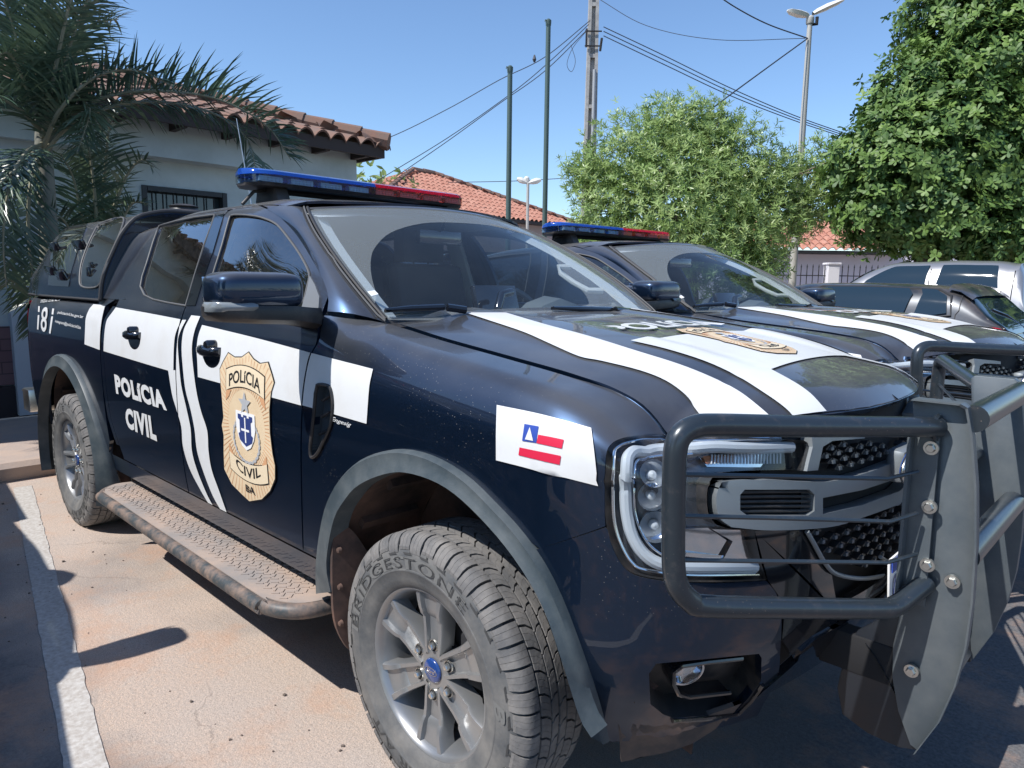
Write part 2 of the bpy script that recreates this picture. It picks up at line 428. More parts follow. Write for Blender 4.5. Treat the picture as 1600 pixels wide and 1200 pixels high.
MT['silverdk'] = mat('grille_stud_grey', (.13, .15, .17), .4, .3)
MT['dam'] = mat('dusty_air_dam', (.05, .045, .045), .85, var=((.15, .105, .08), 10, .4, .7))
MT['steelpl'] = mat('black_skid_and_fold_shade', (.015, .018, .024), .4, coat=.3)  # skid plate black; also paints the shade on the side plate's fold
MT['sail'] = mat('weathered_sail_plastic', (.16, .17, .18), .45)
MT['ventgrey'] = mat('vent_plastic', (.055, .07, .085), .4)
MT['boardtube'] = mat('dusty_black_tube', (.05, .06, .065), .5, dirt=((.40, .27, .20), 12, .42, .75, .8))
MT['clrb'] = fresnel_glass('clear_blue_lens', (.55, .70, .85), boost=1.3)
MT['clrr'] = fresnel_glass('clear_red_lens', (.85, .40, .42), boost=1.3)
MT['lining'] = mat('grey_roof_lining', (.42, .44, .45), .9)
# ------------------------------------------------------------------ the pickup: surfaces
PLAN = [(-4.42, -.55), (-4.415, -.70), (-4.37, -.82), (-4.25, -.885), (-4.0, -.905), (-3.6, -.918), (-3.2, -.925), (-2.0, -.925), (-.8, -.925), (0, -.925),
        (.34, -.925), (.46, -.918), (.57, -.895), (.66, -.85), (.735, -.765), (.79, -.65), (.84, -.48), (.88, -.25), (.892, -.1), (.895, 0), (.892, .1)]
def _plan():
    P = crspl([(x, y, 0) for x, y in PLAN], 12); u = [0]
    for a, b in zip(P, P[1:]): u.append(u[-1]+(b-a).length)
    i0 = min(range(len(P)), key=lambda i: abs(P[i].x)); o = u[i0]-P[i0].x
    return [(k-o, p.x, p.y) for k, p in zip(u, P)]
PL = _plan(); UC = [p for p in PL if abs(p[2]) < 1e-6 and p[1] > 0][-1][0]
import bisect
_us = [p[0] for p in PL]
def plan(u):
    i = min(max(bisect.bisect(_us, u)-1, 0), len(PL)-2); a, b = PL[i], PL[i+1]; t = (u-a[0])/(b[0]-a[0])
    x, y = lerp(a[1], b[1], t), lerp(a[2], b[2], t)
    i2 = min(i+1, len(PL)-2); ta = Vector((b[1]-PL[max(i-1, 0)][1], b[2]-PL[max(i-1, 0)][2])).normalized(); c = PL[min(i+2, len(PL)-1)]
    tb = Vector((c[1]-a[1], c[2]-a[2])).normalized(); tg = ta.lerp(tb, t).normalized()
    return x, y, Vector((tg.y, -tg.x))       # outward normal
ZH = [(-.7, 1.345), (-.43, 1.335), (-.135, 1.295), (.124, 1.264), (.344, 1.236), (.46, 1.215), (.533, 1.19), (.61, 1.148), (.66, 1.11)]
def zh(x): return hermite(ZH, min(x, .64))[0]
LOW = [(.30, .075), (.45, .040), (.55, .025), (.65, .013), (.80, .003), (.95, 0), (1.05, 0)]
SK = [1.05, 1.12, 1.20, 1.28, 1.335, 1.36]
DOORT = [(0, 1.05), (.003, 1.12), (.011, 1.20), (.027, 1.28), (.045, 1.335), (.057, 1.36)]
BEDT = [(0, 1.05), (.004, 1.12), (.012, 1.20), (.028, 1.28), (.06, 1.335), (.10, 1.345)]
def fent(x):
    z = zh(x)
    return [(0, 1.05), (.006, lerp(1.05, z, .42)), (.030, lerp(1.05, z, .74)), (.078, lerp(1.05, z, .945)), (.14, z-.004), (.202, z)]
NOSET = [(.02, 1.045), (.028, 1.075), (.038, 1.105), (.055, 1.132), (.075, 1.147), (.10, 1.152)]
NLOW = [(.30, .16), (.42, .115), (.50, .07), (.58, .028), (.66, .006), (.74, 0), (.85, .002), (.95, .008), (1.05, .02)]
def secL(kn, s): return hermite(kn, s)[0]
HC = [(-.55, 1.37), (-.40, 1.362), (-.1, 1.345), (.2, 1.318), (.5, 1.277), (.7, 1.24), (.82, 1.213), (.90, 1.185)]
def hfront(y):       # front edge x of the hood
    return hermite([(0, .875), (.2, .865), (.4, .82), (.55, .755), (.66, .675), (.72, .612), (.76, .58)], abs(y))[0]
def fH(x, y):
    a = abs(y); e = zh(min(x, .612)+0) if x < .612 else lerp(1.147, 1.15, 1)
    c = hermite(HC, x)[0]
    dome = .016*sstep(.60, .47, a)*sstep(.9, .3, x)-.012*sstep(.34, .26, a)*sstep(.75, .4, x)
    t = (a/.72); z = lerp(e+.004, c, (1-t**2.2) if t < 1 else 0)+dome
    d = hfront(y)-x
    z -= .030*max(0, 1-d/.10)**2
    return Vector((x, y, z))
_he = [Vector((x, -.713)) for x in (.30, .4, .5, .60)]+[Vector((hfront(y)-.003, y)) for y in (-.70, -.68, -.66, -.63, -.6, -.55, -.5, -.4, -.3, -.2, -.1, 0)]
_hl = [0]
for _a, _b in zip(_he, _he[1:]): _hl.append(_hl[-1]+(_b-_a).length)
def hedge(u):
    t = max(0, min(1, (u-.30)/(UC-.30)))*_hl[-1]; j = max(0, min(len(_he)-2, bisect.bisect(_hl, t)-1)); p = _he[j].lerp(_he[j+1], (t-_hl[j])/(_hl[j+1]-_hl[j]))
    q = fH(p.x, p.y); return q+Vector((0, 0, -.006))
def fB(u, s):
    x, y, n = plan(u)
    wn = sstep(.36, .72, u); wd = 1-sstep(-.62, -.25, x); wb = 1-sstep(-2.7, -2.62, x)
    if s <= 1.05:
        off = lerp(secL(LOW, s), secL(NLOW, s), wn); z = s
    else:
        A = fent(x); kn = []
        for k, (a, d, b, nn) in enumerate(zip(A, DOORT, BEDT, NOSET)):
            p = Vector(a).lerp(Vector(d), wd).lerp(Vector(b), wb)
            q = Vector(nn); q.y += .050*sstep(.75, 1.35, u)*(q.y-1.045)/.107
            kn.append((SK[k], *p.lerp(q, sstep(.62, .86, u))))
        off, z = hermite([(.95, lerp(0, .008, wn), .95)]+kn, min(s, 1.36))
    P = Vector((x-n.x*off, y-n.y*off, z))
    if s > 1.28 and u > .30:
        k = sstep(1.28, 1.36, s)*sstep(.30, .50, u); k = min(1, k)
        P = P.lerp(hedge(u), k if s <= 1.36 else sstep(.30, .50, u))
    return P
SB = Surf(fB, -5.0, UC+.08, .32, 1.36, 300, 60)
CAB = [(1.05, .925, 1.05), (1.12, .922, 1.12), (1.2, .914, 1.2), (1.28, .898, 1.28), (1.335, .880, 1.335), (1.36, .868, 1.36), (1.42, .843, 1.42), (1.52, .803, 1.52),
       (1.61, .762, 1.61), (1.69, .722, 1.69), (1.745, .685, 1.745), (1.82, .625, 1.780), (1.99, .46, 1.803), (2.19, .25, 1.816), (2.44, 0, 1.82), (2.6, -.16, 1.818)]
def fC(x, s):
    if s <= 1.05: return Vector((x, -.925+secL(LOW, s), s))
    y, z = hermite([(.95, .925, .95)]+CAB, s)
    k = sstep(1.36, 1.8, s); z -= k*(.055*sstep(-2.0, -2.75, x)+.035*sstep(-1.35, -.9, x))
    y -= .03*sstep(-1.3, -.5, x)*k
    return Vector((x, -y, z))
SC = Surf(fC, -2.85, -.2, .4, 2.5, 130, 110)
def fW(a, b):
    q = 1-a*a
    p = Vector((-.395+.13*q, .752*a, 1.345-.012*q)); t = Vector((-1.10+.13*q, .60*a, 1.742+.035*q))
    bb = max(-.2, 4*b*(1-b)); return p.lerp(t, b)+Vector((.5, 0, .86))*(.030*bb)+Vector((-.02*a*a*bb, .045*a*bb, 0))
SW = Surf(fW, -1.02, 1.02, -.04, 1.02, 60, 40); SW.sgn = 1
SH = Surf(fH, -.6, .92, -.76, .76, 90, 90)
CAPK = [(0, .875, 1.352), (.10, .86, 1.45), (.26, .80, 1.60), (.40, .735, 1.72), (.50, .665, 1.79), (.58, .58, 1.818), (.80, .36, 1.832), (1.16, 0, 1.838), (1.3, -.14, 1.836)]
def fK(x, s):
    y, z = hermite(CAPK, s)
    k = sstep(.0, .5, s); sh = sstep(-4.05, -4.40, x)
    z -= k*.10*sh*sh; y -= .05*sstep(-3.9, -4.4, x)
    return Vector((x-.30*k*(1 if False else sstep(-3.9, -4.4, x))*0, -y, z))
SK_ = Surf(fK, -4.42, -2.66, 0, 1.22, 80, 60)

def pxseg(S, segs, step=5):
    """segs: lists of pixel points, each list splined; returns uv outline"""
    out = []
    for sg in segs:
        P = crspl([(x, y, 0) for x, y in sg], 5) if len(sg) > 2 else [Vector((*p, 0)) for p in sg]
        for p in P:
            q = S.px(p.x, p.y)
            if not out or (q-out[-1]).length > 1e-4: out.append(q)
    return out

FL_OUT = [(500, 925), (501, 872), (511, 805), (525, 766), (545, 737), (575, 714), (616, 702), (656, 705), (697, 721), (737, 748), (775, 785), (815, 828), (852, 880), (881, 938), (911, 1017), (936, 1092), (953, 1158)]
FL_IN = [(520, 925), (512, 880), (523, 815), (540, 785), (562, 762), (602, 746), (636, 744), (687, 762), (735, 800), (793, 866), (841, 943), (870, 1024), (900, 1119), (920, 1151)]

def resamp0(P, n):
    L_ = [0]
    for a, b_ in zip(P, P[1:]): L_.append(L_[-1]+(b_-a).length)
    out = []
    for i in range(n):
        t = L_[-1]*i/(n-1); j = max(0, min(len(P)-2, bisect.bisect(L_, t)-1)); out.append(P[j].lerp(P[j+1], (t-L_[j])/max(1e-9, L_[j+1]-L_[j])))
    return out
def truck():
    T = empty('police_pickup')
    tag(T, 'navy black police pickup with white bands parked nearest, BRIDGESTONE lettered front tyre in the foreground', 'pickup truck')
    G = 'livery'
    # ---- dark inner shell (closes every gap between panels)
    me = MB()
    for sgn in (1, -1):
        rows = [[Vector((p.x, p.y*sgn, p.z)) for p in (SB.P(u, s, -.03) for s in [.5+.85*k/16 for k in range(17)])] for u in [-4.9+i*.05 for i in range(int((4.9-.36)/.05))]]
        me.grid([r[8:] for r in rows])
    me.grid([[Vector((x, y, .52+.0*y)) for y in (-.80, -.5, -.2)] for x in (-4.3, -3.8, -2.75)]).grid([[Vector((x, y, .52)) for y in (.80, .5, .2)] for x in (-4.3, -3.8, -2.75)])
    me.box((-1.6, 0, .42), (2.1, 1.62, .1)).box((-1.9, 0, .40), (4.6, .9, .12)).box((.45, 0, .55), (.5, .9, .25)).box((-2.70, 0, .90), (.04, 1.6, .85)).box((.1, 0, .95), (.9, 1.16, .3))
    me.box((-.62, 0, .85), (.05, 1.7, .8))
    me.build('underbody', MT['inner'], T, smooth=False)
    # axles, springs
    ax = MB(); ax.tube([(-3.27, -.75, .39), (-3.27, .75, .39)], .045).lathe([(.0, -.14), (.11, -.12), (.15, 0), (.11, .12), (0, .14)], 20, (-3.27, 0, .39), Matrix.Rotation(R(90), 3, 'X'))
    ax.tube([(0, -.75, .38), (0, .75, .38)], .04).box((-3.27, -.55, .45), (1.2, .07, .05)).box((-3.27, .55, .45), (1.2, .07, .05)).build('axle', MT['inner'], T)

    # ---- outlines
    xm = -1.622                                             # gap between the doors
    dg = [(508, 485), (501, 512), (497, 533), (485, 557), (477, 595), (473, 632), (471, 667), (470.5, 720), (472, 800), (474, 868)]
    gapF = pxseg(SB, [dg])
    gapR = pxseg(SB, [[(181, 479), (172, 492), (166, 505), (163, 530), (162, 560)]]) 
    xr = gapR[-1][0]
    gapR += [Vector((xr+.005, .9)), Vector((xr+.03, .75)), Vector((xr+.10, .62)), Vector((xr+.13, .555))]
    bot = .555
    A = Vector
    fd = [A((g[0]-.004, g[1])) for g in gapF if g[1] < 1.36]; fd = [p for p in fd if p[1] > bot+.01]
    front_door = [A((xm+.004, 1.36)), A((fd[0][0]-.01, 1.36))]+fd+[A((fd[-1][0], bot)), A((xm+.004, bot))]
    gr = [A((g[0]+.004, min(g[1], 1.36))) for g in gapR]
    rear_door = [A((gr[0][0], 1.36)), A((xm-.004, 1.36)), A((xm-.004, bot))]+[p for p in gr[::-1]]
    DO = dict(thick=.018, sp=.04, dn=.04)
    fdo = SC.patch('front_door', front_door, MT['paint'], T, thick=.018, mirror=True)
    rdo = SC.patch('rear_door', rear_door, MT['paint'], T, thick=.018, mirror=True)
    # strip between rear door and bed (cab corner)
    cl = gr[0][0]
    strip = [A((g[0]-.004, g[1])) for g in gr if g[1] > .6]+[A((g[0]-.05, g[1])) for g in gr[::-1] if g[1] > .6]
    SC.patch('cab_corner_panel', strip, MT['paint'], T, thick=.02, mirror=True)
    # ---- fender
    fo = pxseg(SB, [FL_OUT])
    arch = [p for p in fo]
    hoodl = pxseg(SB, [[(604, 506), (650, 520), (700, 534), (800, 561), (900, 589), (960, 611), (1000, 635), (1030, 658), (1046, 674)]])
    hoodl = [A((p[0], 1.357)) for p in hoodl if p[0] < .30]+[A((.35+.05*i, 1.3575)) for i in range(9)]
    hl_l = pxseg(SB, [[(1046, 680), (1010, 680), (975, 684), (955, 694), (947, 712), (945, 760), (945, 800), (946, 822)]])
    seam = pxseg(SB, [[(946, 822), (843, 857)]])
    ga = [A((g[0]+.004, min(g[1], 1.355))) for g in gapF]
    ar = [p for p in arch if p[1] > .5]
    k = min(range(len(ar)), key=lambda i: (ar[i]-seam[-1]).length)
    fen = [A((ga[0][0], 1.357))]+hoodl+hl_l+seam[1:]+ar[:k][::-1]+[A((ar[0][0], bot)), A((ga[-1][0], bot))]+[g for g in ga[::-1] if g[1] > bot+.01]
    vent = pxseg(SB, [[(498, 601), (508, 601), (518, 606), (522, 626), (521, 650), (517, 668), (507, 690), (498, 708), (489, 714), (487, 700), (490, 670), (493, 640), (495, 615)]])
    fnd = SB.patch('front_fender', fen, MT['paint'], T, exc=[vent], thick=.02, mirror=True, sp=.018, dn=.018)
    # ---- bed side
    rf = [A((-3.27+.60*cos(a), .40+.60*sin(a))) for a in [R(-5+8*i) for i in range(24)]]
    rf = [p for p in rf if p[1] > .5]
    bx = gr[-1][0]-.06
    bed = [A((cl-.058, 1.357))]+[A((min(g[0]-.058, -2.60), g[1])) for g in gr if g[1] < 1.34 and g[1] > .62]+[A((-2.62, .60))]+rf+[A((-3.85, .52)), A((-4.45, .56)), A((-4.62, .60)), A((-4.62, 1.357))]
    bs = SB.patch('bed_side', bed, MT['paint'], T, thick=.02, mirror=True, sp=.04)
    tl = [A((-4.30, 1.30)), A((-4.58, 1.30)), A((-4.60, .93)), A((-4.42, .93)), A((-4.36, 1.0)), A((-4.32, 1.2))]
    SB.patch('tail_lamp', tl, MT['red'], T, off=.012, thick=.02, mirror=True)
    b = MB(); b.box((-4.40, 0, .96), (.04, 1.36, .74)); b.build('tailgate', MT['paint'], T, bevel=.01)
    b = MB(); b.box((-4.50, 0, .60), (.16, 1.75, .16)); b.box((-4.56, -.70, .66), (.1, .35, .02)).box((-4.56, .70, .66), (.1, .35, .02)); b.build('rear_bumper', MT['chrome'], T, bevel=.02)
    # sill
    for sg in (1, -1):
        b = MB(); b.grid([[Vector((x, sg*-(.925-secL(LOW, s)-.004-(.05 if s < .46 else 0)), s)) for s in (.42, .46, .50, .545)] for x in (-2.62, -2.0, -1.0, -.42)])
        b.build('sill_panel', MT['paint'], T)
    # ---- flares: loft from body line to lip
    def flare(outer3, inner3, nm='wheel_arch_flare'):
        rows = []
        n = len(outer3)
        for a, c in zip(outer3, inner3):
            o1 = Vector((0, -1, 0)); mid = a.lerp(c, .35)+o1*.012; 
            back = c+Vector((0, .06, 0))+(c-a)*.05
            rows.append([a+Vector((0, .01, 0)), a+o1*.011, a.lerp(c, .12)+o1*.020, mid, a.lerp(c, .7)+o1*.006, c+o1*.002, c+Vector((0, .012, 0)), back])
        b = MB(); b.grid(rows); o = b.build(nm, MT['flare'], T, auto=50); mirror_obj(o)
        return o
    def resamp(P, n):
        L_ = [0]
        for a, b_ in zip(P, P[1:]): L_.append(L_[-1]+(b_-a).length)
        out = []
        for i in range(n):
            t = L_[-1]*i/(n-1); j = max(0, min(len(P)-2, bisect.bisect(L_, t)-1)); out.append(P[j].lerp(P[j+1], (t-L_[j])/max(1e-9, L_[j+1]-L_[j])))
        return out
    o3 = resamp([SB.P(*q, 0) for q in pxseg(SB, [FL_OUT])], 48)
    i3 = resamp([onY(p.x, p.y, -.962) for p in crspl([(x, y, 0) for x, y in FL_IN], 5)], 48)
    i3 = [c.lerp(a, .13) for a, c in zip(o3, i3)]
    flare(o3, i3)
    n = 44; ro = []; ri = []
    for i in range(n):
        a = R(lerp(-14, 196, i/(n-1))); ca, sa = cos(a), sin(a)
        pr = .635; x = -3.27+pr*ca; z = .39+pr*sa; q = SB.near(Vector((x, -.92, z))); P = SB.P(*q); ro.append(Vector((x, P.y-.0, z)))
        ri.append(Vector((-3.27+.567*ca, -.960, .39+.567*sa)))
    flare(ro, ri)
    # ---- liners and mud flaps
    for cx in (0.06, -3.27):
        for sg in (-1, 1):
            rr = .575; b = MB(); rows = []
            for i in range(25):
                a = R(lerp(14 if cx > -1 else -12, 192, i/24)); X_ = cx+rr*cos(a); lim = abs(SB.P(*SB.near(Vector((X_, -.92, max(.36, .40+rr*sin(a)))))).y)-.03; rows.append([Vector((X_, sg*min(y, lim-k*.01), .40+rr*sin(a))) for k, y in enumerate((.925, .90, .75, .56))])
            b.grid(rows)
            for i in range(0, 24, 3):
                a = R(lerp(14 if cx > -1 else -12, 192, i/24))
                if cx > -1 and cos(a) > .5: continue
                b.box((cx+(rr-.01)*cos(a), sg*.73, .40+(rr-.01)*sin(a)), (.03, .22, .03), Matrix.Rotation(-a, 3, 'Y'))
            b.grid([[Vector((cx+rr*cos(a)*k, sg*.56, .40+rr*sin(a)*k)) for k in (1, .4, .0)] for a in [R(lerp(-12, 192, i/16)) for i in range(17)]])
            b.build('wheel_arch_liner', MT['liner'], T)
    for sg in (-1, 1):                                      # front mud flap
        b = MB(); pl = [(-.41, .70), (-.415, .45), (-.40, .34), (-.375, .285), (-.34, .27), (-.31, .29), (-.30, .36), (-.31, .5), (-.35, .62), (-.38, .7)]
        P = crspl([(x, z, 0) for x, z in pl], 4, closed=True)
        b.prism([Vector((-.42+(p.x+.42)*.55, sg*(.955-(p.x+.42)*1.6), p.y)) for p in P], (-.012, 0, 0))
        for zz in (.40, .52, .64): b.lathe([(.0, .012), (.008, .010), (.011, 0)], 10, (-.405, sg*.925, zz), Matrix.Rotation(R(90), 3, 'X') if sg < 0 else Matrix.Rotation(R(-90), 3, 'X'))
        b.build('mud_flap', MT['liner'], T)
    # ---- hood
    ho = []
    ys = [-.715+1.43*i/36 for i in range(37)]
    for y in ys: ho.append(A((hfront(y)+.0, y)))
    for y in ys[::-1]: ho.append(A((-.41-(.05*(1-(y/.72)**2)), y)))
    # hood sides follow the rail
    hood = SH.patch('hood', ho, MT['paint'], T, off=.002, thick=.022, sp=.02, roll=.001)
    SB.patch('bonnet_ledge', [A((.764, 1.345)), A((UC, 1.30)), A((UC, 1.358)), A((.764, 1.358))], MT['paint'], T, thick=.01, mirror=True, sp=.02)
    # ---- windscreen
    ws = [A((-.995, .0)), A((-.5, .0)), A((0, 0)), A((.5, 0)), A((.995, .0)), A((.995, .5)), A((.99, .955)), A((.94, .985)), A((0, .985)), A((-.94, .985)), A((-.99, .955)), A((-.995, .5))]
    wsh = SW.patch('windscreen', ws, MT['glass'], T, off=.0, sp=.05)
    wiped = [SW.px(x, y) for x, y in dens([(p.x, p.y) for p in crspl([(p[0], p[1], 0) for p in [(600, 487), (588, 460), (580, 430), (579.5, 405), (587, 386), (611, 364), (659, 350), (716, 349), (780, 356), (845, 379), (880, 425), (908, 454), (918, 469), (916, 478), (880, 485), (750, 487)]], 4, closed=True)], 8)]
    film = SW.patch('dust_film', ws, MT['film'], wsh, exc=[wiped], off=.0025, sp=.05, dn=.03)
    wr = [(-.90, .0)] 
    # black frit band + rubber edge
    b = MB(); ed = [SW.P(a, v, .004) for a, v in [(-.998, v/10) for v in range(0, 11)]]; b.tube([Vector(p) for p in ed], .006, 6); b.build('windscreen_seal', MT['sealp'], T); b = MB()
    ed = [SW.P(.998, v/10, .004) for v in range(0, 11)]; b.tube(ed, .006, 6); b.build('windscreen_seal', MT['sealp'], T)
    b = MB(); b.grid([[SW.P(a/20, v, .003-(.012 if v > 1 else 0)) for v in (.975, .99, 1.0, 1.012)] for a in range(-20, 21)]); b.build('roof_front_trim', MT['paint'], T)
    b = MB(); rows = []
    for a in [i/20 for i in range(-20, 21)]:
        q = 1-a*a; rows.append([Vector((-.36+.13*q, .76*a, 1.325)), Vector((-.42+.13*q, .755*a, 1.343)), Vector((-.44+.13*q, .75*a, 1.352))])
    b.grid(rows).build('cowl_panel', MT['black'], T)
    stk = [SW.px(x, y) for x, y in [(573.5, 457), (585, 455), (591, 461), (580, 464)]]
    SW.patch('windscreen_sticker', stk, MT['white'], wsh, off=.004, sp=.1)
    # wipers
    def wpt(x, y, off=.012): q = SW.px(x, y); return SW.P(q[0], q[1], off)
    for seq in ([(600, 494), (640, 491), (690, 489), (715, 488)], [(860, 489), (900, 490), (950, 491), (985, 491)]):
        P = [wpt(x, y-1, .022) for x, y in seq]; b = MB(); b.tube([P[0], P[1], P[2]], [.006, .010, .011], 8); b.tube([P[2]+Vector((.02, 0, .0)), P[3]+Vector((.03, 0, -.01))], .013, 8)
        P = [wpt(x, y-4, .010) for x, y in seq]; b.tube([P[0], P[1], P[2]], .006, 6); b.build('wiper', MT['gloss'], T)
    # ---- roof + pillars
    ro_ = [A((-2.70, 1.78)), A((-1.15, 1.78))]
    for i in range(12):
        a = -1+i/11.0; P = SW.P(a, 1.0); yy = -P.y; 
        s = hermite([(0, 2.44), (.25, 2.19), (.46, 1.99), (.625, 1.82), (.685, 1.745)], max(0, yy))[0]
        ro_.append(A((P.x-.012, min(s, 2.44) if i < 11 else 2.44)))
    ro_.append(A((-2.70, 2.44)))
    SC.patch('roof', ro_, MT['paint'], T, thick=.01, sp=.05, mirror=True)
    # upper door frames
    seamt = [(355.4, 320), (345, 355), (335, 393), (320, 433), (307, 471), (302, 492)]
    rg = [(249, 353), (275, 346), (305, 340), (336, 336), (332, 350), (320, 382), (305, 430), (291, 478), (262, 473), (240, 468), (226, 461), (220, 448), (223, 432), (230, 411), (240, 378)]
    rglass = [SC.px(x, y) for x, y in dens(rg, 8)]
    rtop = pxseg(SC, [[(355.4, 320), (340, 319.5), (322, 322.5), (300, 326.5), (270, 334), (250, 342), (238, 352), (224, 380), (211, 415), (203, 445), (196, 468)]])
    rear_up = [A((xm-.004, 1.36)), A((xm-.004, 1.5)), A((xm-.006, 1.76))]+[p for p in rtop if p[0] < xm-.03]+[A((gr[0][0]+.03, 1.36))]
    ruf = SC.patch('window_frame', rear_up, MT['paint'], rdo, exc=[rglass], thick=.02, mirror=T, sp=.04, dn=.025)
    SC.patch('window_glass', rglass, MT['tint'], rdo, off=-.006, sp=.06, mirror=T)
    ru = MB(); ru.tube([SC.P(*p, .002) for p in rglass], .0042, 6, closed=True); ru.build('window_seal', MT['trimgrey'], rdo)
    fg = [(363, 337), (376, 336), (390, 337), (404, 339), (417, 343), (428, 348), (438, 356), (456, 379), (471, 401), (484, 428), (481, 448), (476, 470), (472, 482), (440, 484), (400, 486), (350, 489), (318, 488), (324, 462), (333, 430), (347, 385), (358, 345)]
    fglass = [SC.px(x, y) for x, y in dens([(p.x, p.y) for p in crspl([(a, b_, 0) for a, b_ in fg], 3, closed=True)], 8)]
    ftop = pxseg(SC, [[(355.4, 320), (372, 318), (390, 319.5), (405, 322), (417, 327), (430, 334), (442, 343), (463, 366), (484, 399), (505, 437), (511, 455), (513, 462)]])
    ftop = [p for p in ftop if p[0] > xm+.03]
    front_up = [A((xm+.004, 1.36)), A((xm+.004, 1.76))]+ftop+[A((max(fd[0][0]-.01, ftop[-1][0]), 1.36))]
    SC.patch('window_frame', front_up, MT['paint'], fdo, exc=[fglass], thick=.02, mirror=T, sp=.04, dn=.025)
    SC.patch('window_glass', fglass, MT['tint'], fdo, off=-.006, sp=.06, mirror=T)
    ru = MB(); ru.tube([SC.P(*p, .002) for p in fglass], .0042, 6, closed=True); ru.build('window_seal', MT['trimgrey'], fdo)
    # B-pillar applique (gloss), on both doors
    bp1 = [SC.px(x, y) for x, y in dens([(337, 338), (351, 335), (343, 362), (333, 396), (320, 433), (306, 478), (292, 478), (305, 432), (322, 382)], 10)]
    SC.patch('pillar_trim', bp1, MT['gloss'], rdo, off=.004, thick=.006, sp=.05, mirror=T)
    # cab rear pillar (between door frame and cab back)
    cp = pxseg(SC, [[(355.4, 316), (322, 318.5), (300, 322), (270, 329), (250, 336), (235, 348), (220, 375), (207, 410), (198, 440), (190, 468)]])
    pill = [A((-2.74, 1.36)), A((-2.74, 1.78)), A((-2.3, 1.80)), A((-1.2, 1.80))]+[A((p[0]+.006, p[1]+.004)) for p in pxseg(SC, [[(417, 325.5), (405, 320.5), (390, 318), (372, 316.5), (355.4, 318.5)]])]+[A((p[0]-.004, p[1]+.004)) for p in rtop]+[A((gr[0][0]+.02, 1.36))]
    SC.patch('cab_corner_panel', pill, MT['paint'], T, off=-.002, thick=.02, mirror=True, sp=.04)
    # A pillar: ruled between door cut and windscreen edge
    cut = [(417, 327), (430, 334.5), (442, 343.5), (463, 366.5), (484, 399), (505, 437), (512, 457), (514, 468), (512, 487)]
    wse = [(463, 326), (472, 338), (484, 354), (514, 399), (535, 433), (560, 471), (577, 490), (600, 507)]
    ca = resamp([SC.P(*q) for q in pxseg(SC, [cut])], 24); wa = resamp([SW.P(*q) for q in pxseg(SW, [wse])], 24)
    rows = []
    for a, c in zip(ca, wa):
        d = (a-c); o1 = Vector((.35, -.75, .45)).normalized()
        rows.append([a+Vector((0, .02, -.01)), a+o1*.002, a.lerp(c, .25)+o1*.016, a.lerp(c, .5)+o1*.022, a.lerp(c, .75)+o1*.018, c+o1*.006, c-o1*.01])
    b = MB(); b.grid(rows); o = b.build('windscreen_pillar', MT['paint'], T, auto=60); mirror_obj(o)
    # glass edge bright line
    b = MB(); b.tube([c+Vector((.35, -.75, .45)).normalized()*.010+Vector((.006, .004, 0)) for c in wa], .0035, 6); o = b.build('glass_edge_trim', MT['trimgrey'], T); mirror_obj(o)
    # cab back
    b = MB(); rows = []
    for s in [1.30+i*.1 for i in range(0, 12)]:
        P = fC(-2.73, min(s, 2.44)); rows.append([P, Vector((P.x, -P.y, P.z))])
    b.grid(rows).build('cab_back', MT['lining'], T)

    # ---- decals on the side
    dl = dict(off=.0025, sp=.05, dn=.03)
    def D(S, name, px, m, par, inc=(), exc=(), off=.0032, raw=False, sp=.03):
        o = pxseg(S, px) if not raw else px
        return S.patch(name, o, MT[m], par, inc=inc, exc=exc, off=off, sp=sp, dn=.03)
    sh = lambda poly, d=0: poly
    D(SB, 'white_band', [[(147, 476), (175.5, 479.5)], [(175.5, 479.5), (165, 501), (160, 525), (160, 548)], [(160, 548), (133, 538)], [(133, 538), (134, 515), (135, 498), (140, 484), (147, 476)]], 'decal', bs, inc=[bed])
    D(SC, 'white_band', [[(182, 480.5), (230, 489), (285, 499.5)], [(285, 499.5), (276, 520), (273, 540), (272, 579)], [(272, 579), (264, 579)], [(264, 579), (230, 569), (161, 548)], [(161, 548), (163, 510), (182, 480.5)]], 'decal', rdo, inc=[rear_door])
    s1 = [[(280, 505), (273, 540), (262, 560), (264, 579), (270, 616), (277, 640), (284.5, 667), (287, 697), (297, 731), (314, 764.5), (329, 788)], [(329, 788), (332, 789)], [(332, 788), (324, 771), (309, 734), (301, 704), (299, 670), (292, 636), (284.5, 602.5), (281, 569), (279, 535), (283, 518), (286, 505)]]
    s1b = [[(286, 500), (278, 520), (275, 540), (270, 579), (264, 579), (270, 616), (277, 640), (284.5, 667), (287, 697), (297, 731), (314, 764.5), (329, 790)], [(329, 790), (334, 790)], [(334, 790), (324, 771), (309, 734), (301, 704), (299, 670), (292, 636), (284.5, 602.5), (281, 569), (279, 535), (283, 518), (292, 500)]]
    D(SC, 'white_stripe', s1b, 'decal', fdo, inc=[front_door])
    D(SC, 'white_stripe', [[(264, 579), (270, 616), (277, 640), (284.5, 667), (287, 697), (297, 731), (314, 764.5), (329, 790)], [(329, 790), (334, 790)], [(334, 790), (324, 771), (309, 734), (301, 704), (299, 670), (292, 636), (284.5, 602.5), (280, 578)]], 'decal', rdo, inc=[rear_door])
    s2 = [[(300, 493), (288.6, 515), (285, 542), (287, 575.5), (291, 609), (299, 640), (305, 670), (309, 704), (319, 737), (334, 775), (351, 805)], [(351, 805), (357, 805)], [(357, 805), (344, 768), (332, 734), (327, 704), (325, 673), (315.5, 643), (309, 616), (304, 582), (301, 545), (305, 518), (314, 494.5)]]
    D(SC, 'white_stripe', s2, 'decal', fdo, inc=[front_door])
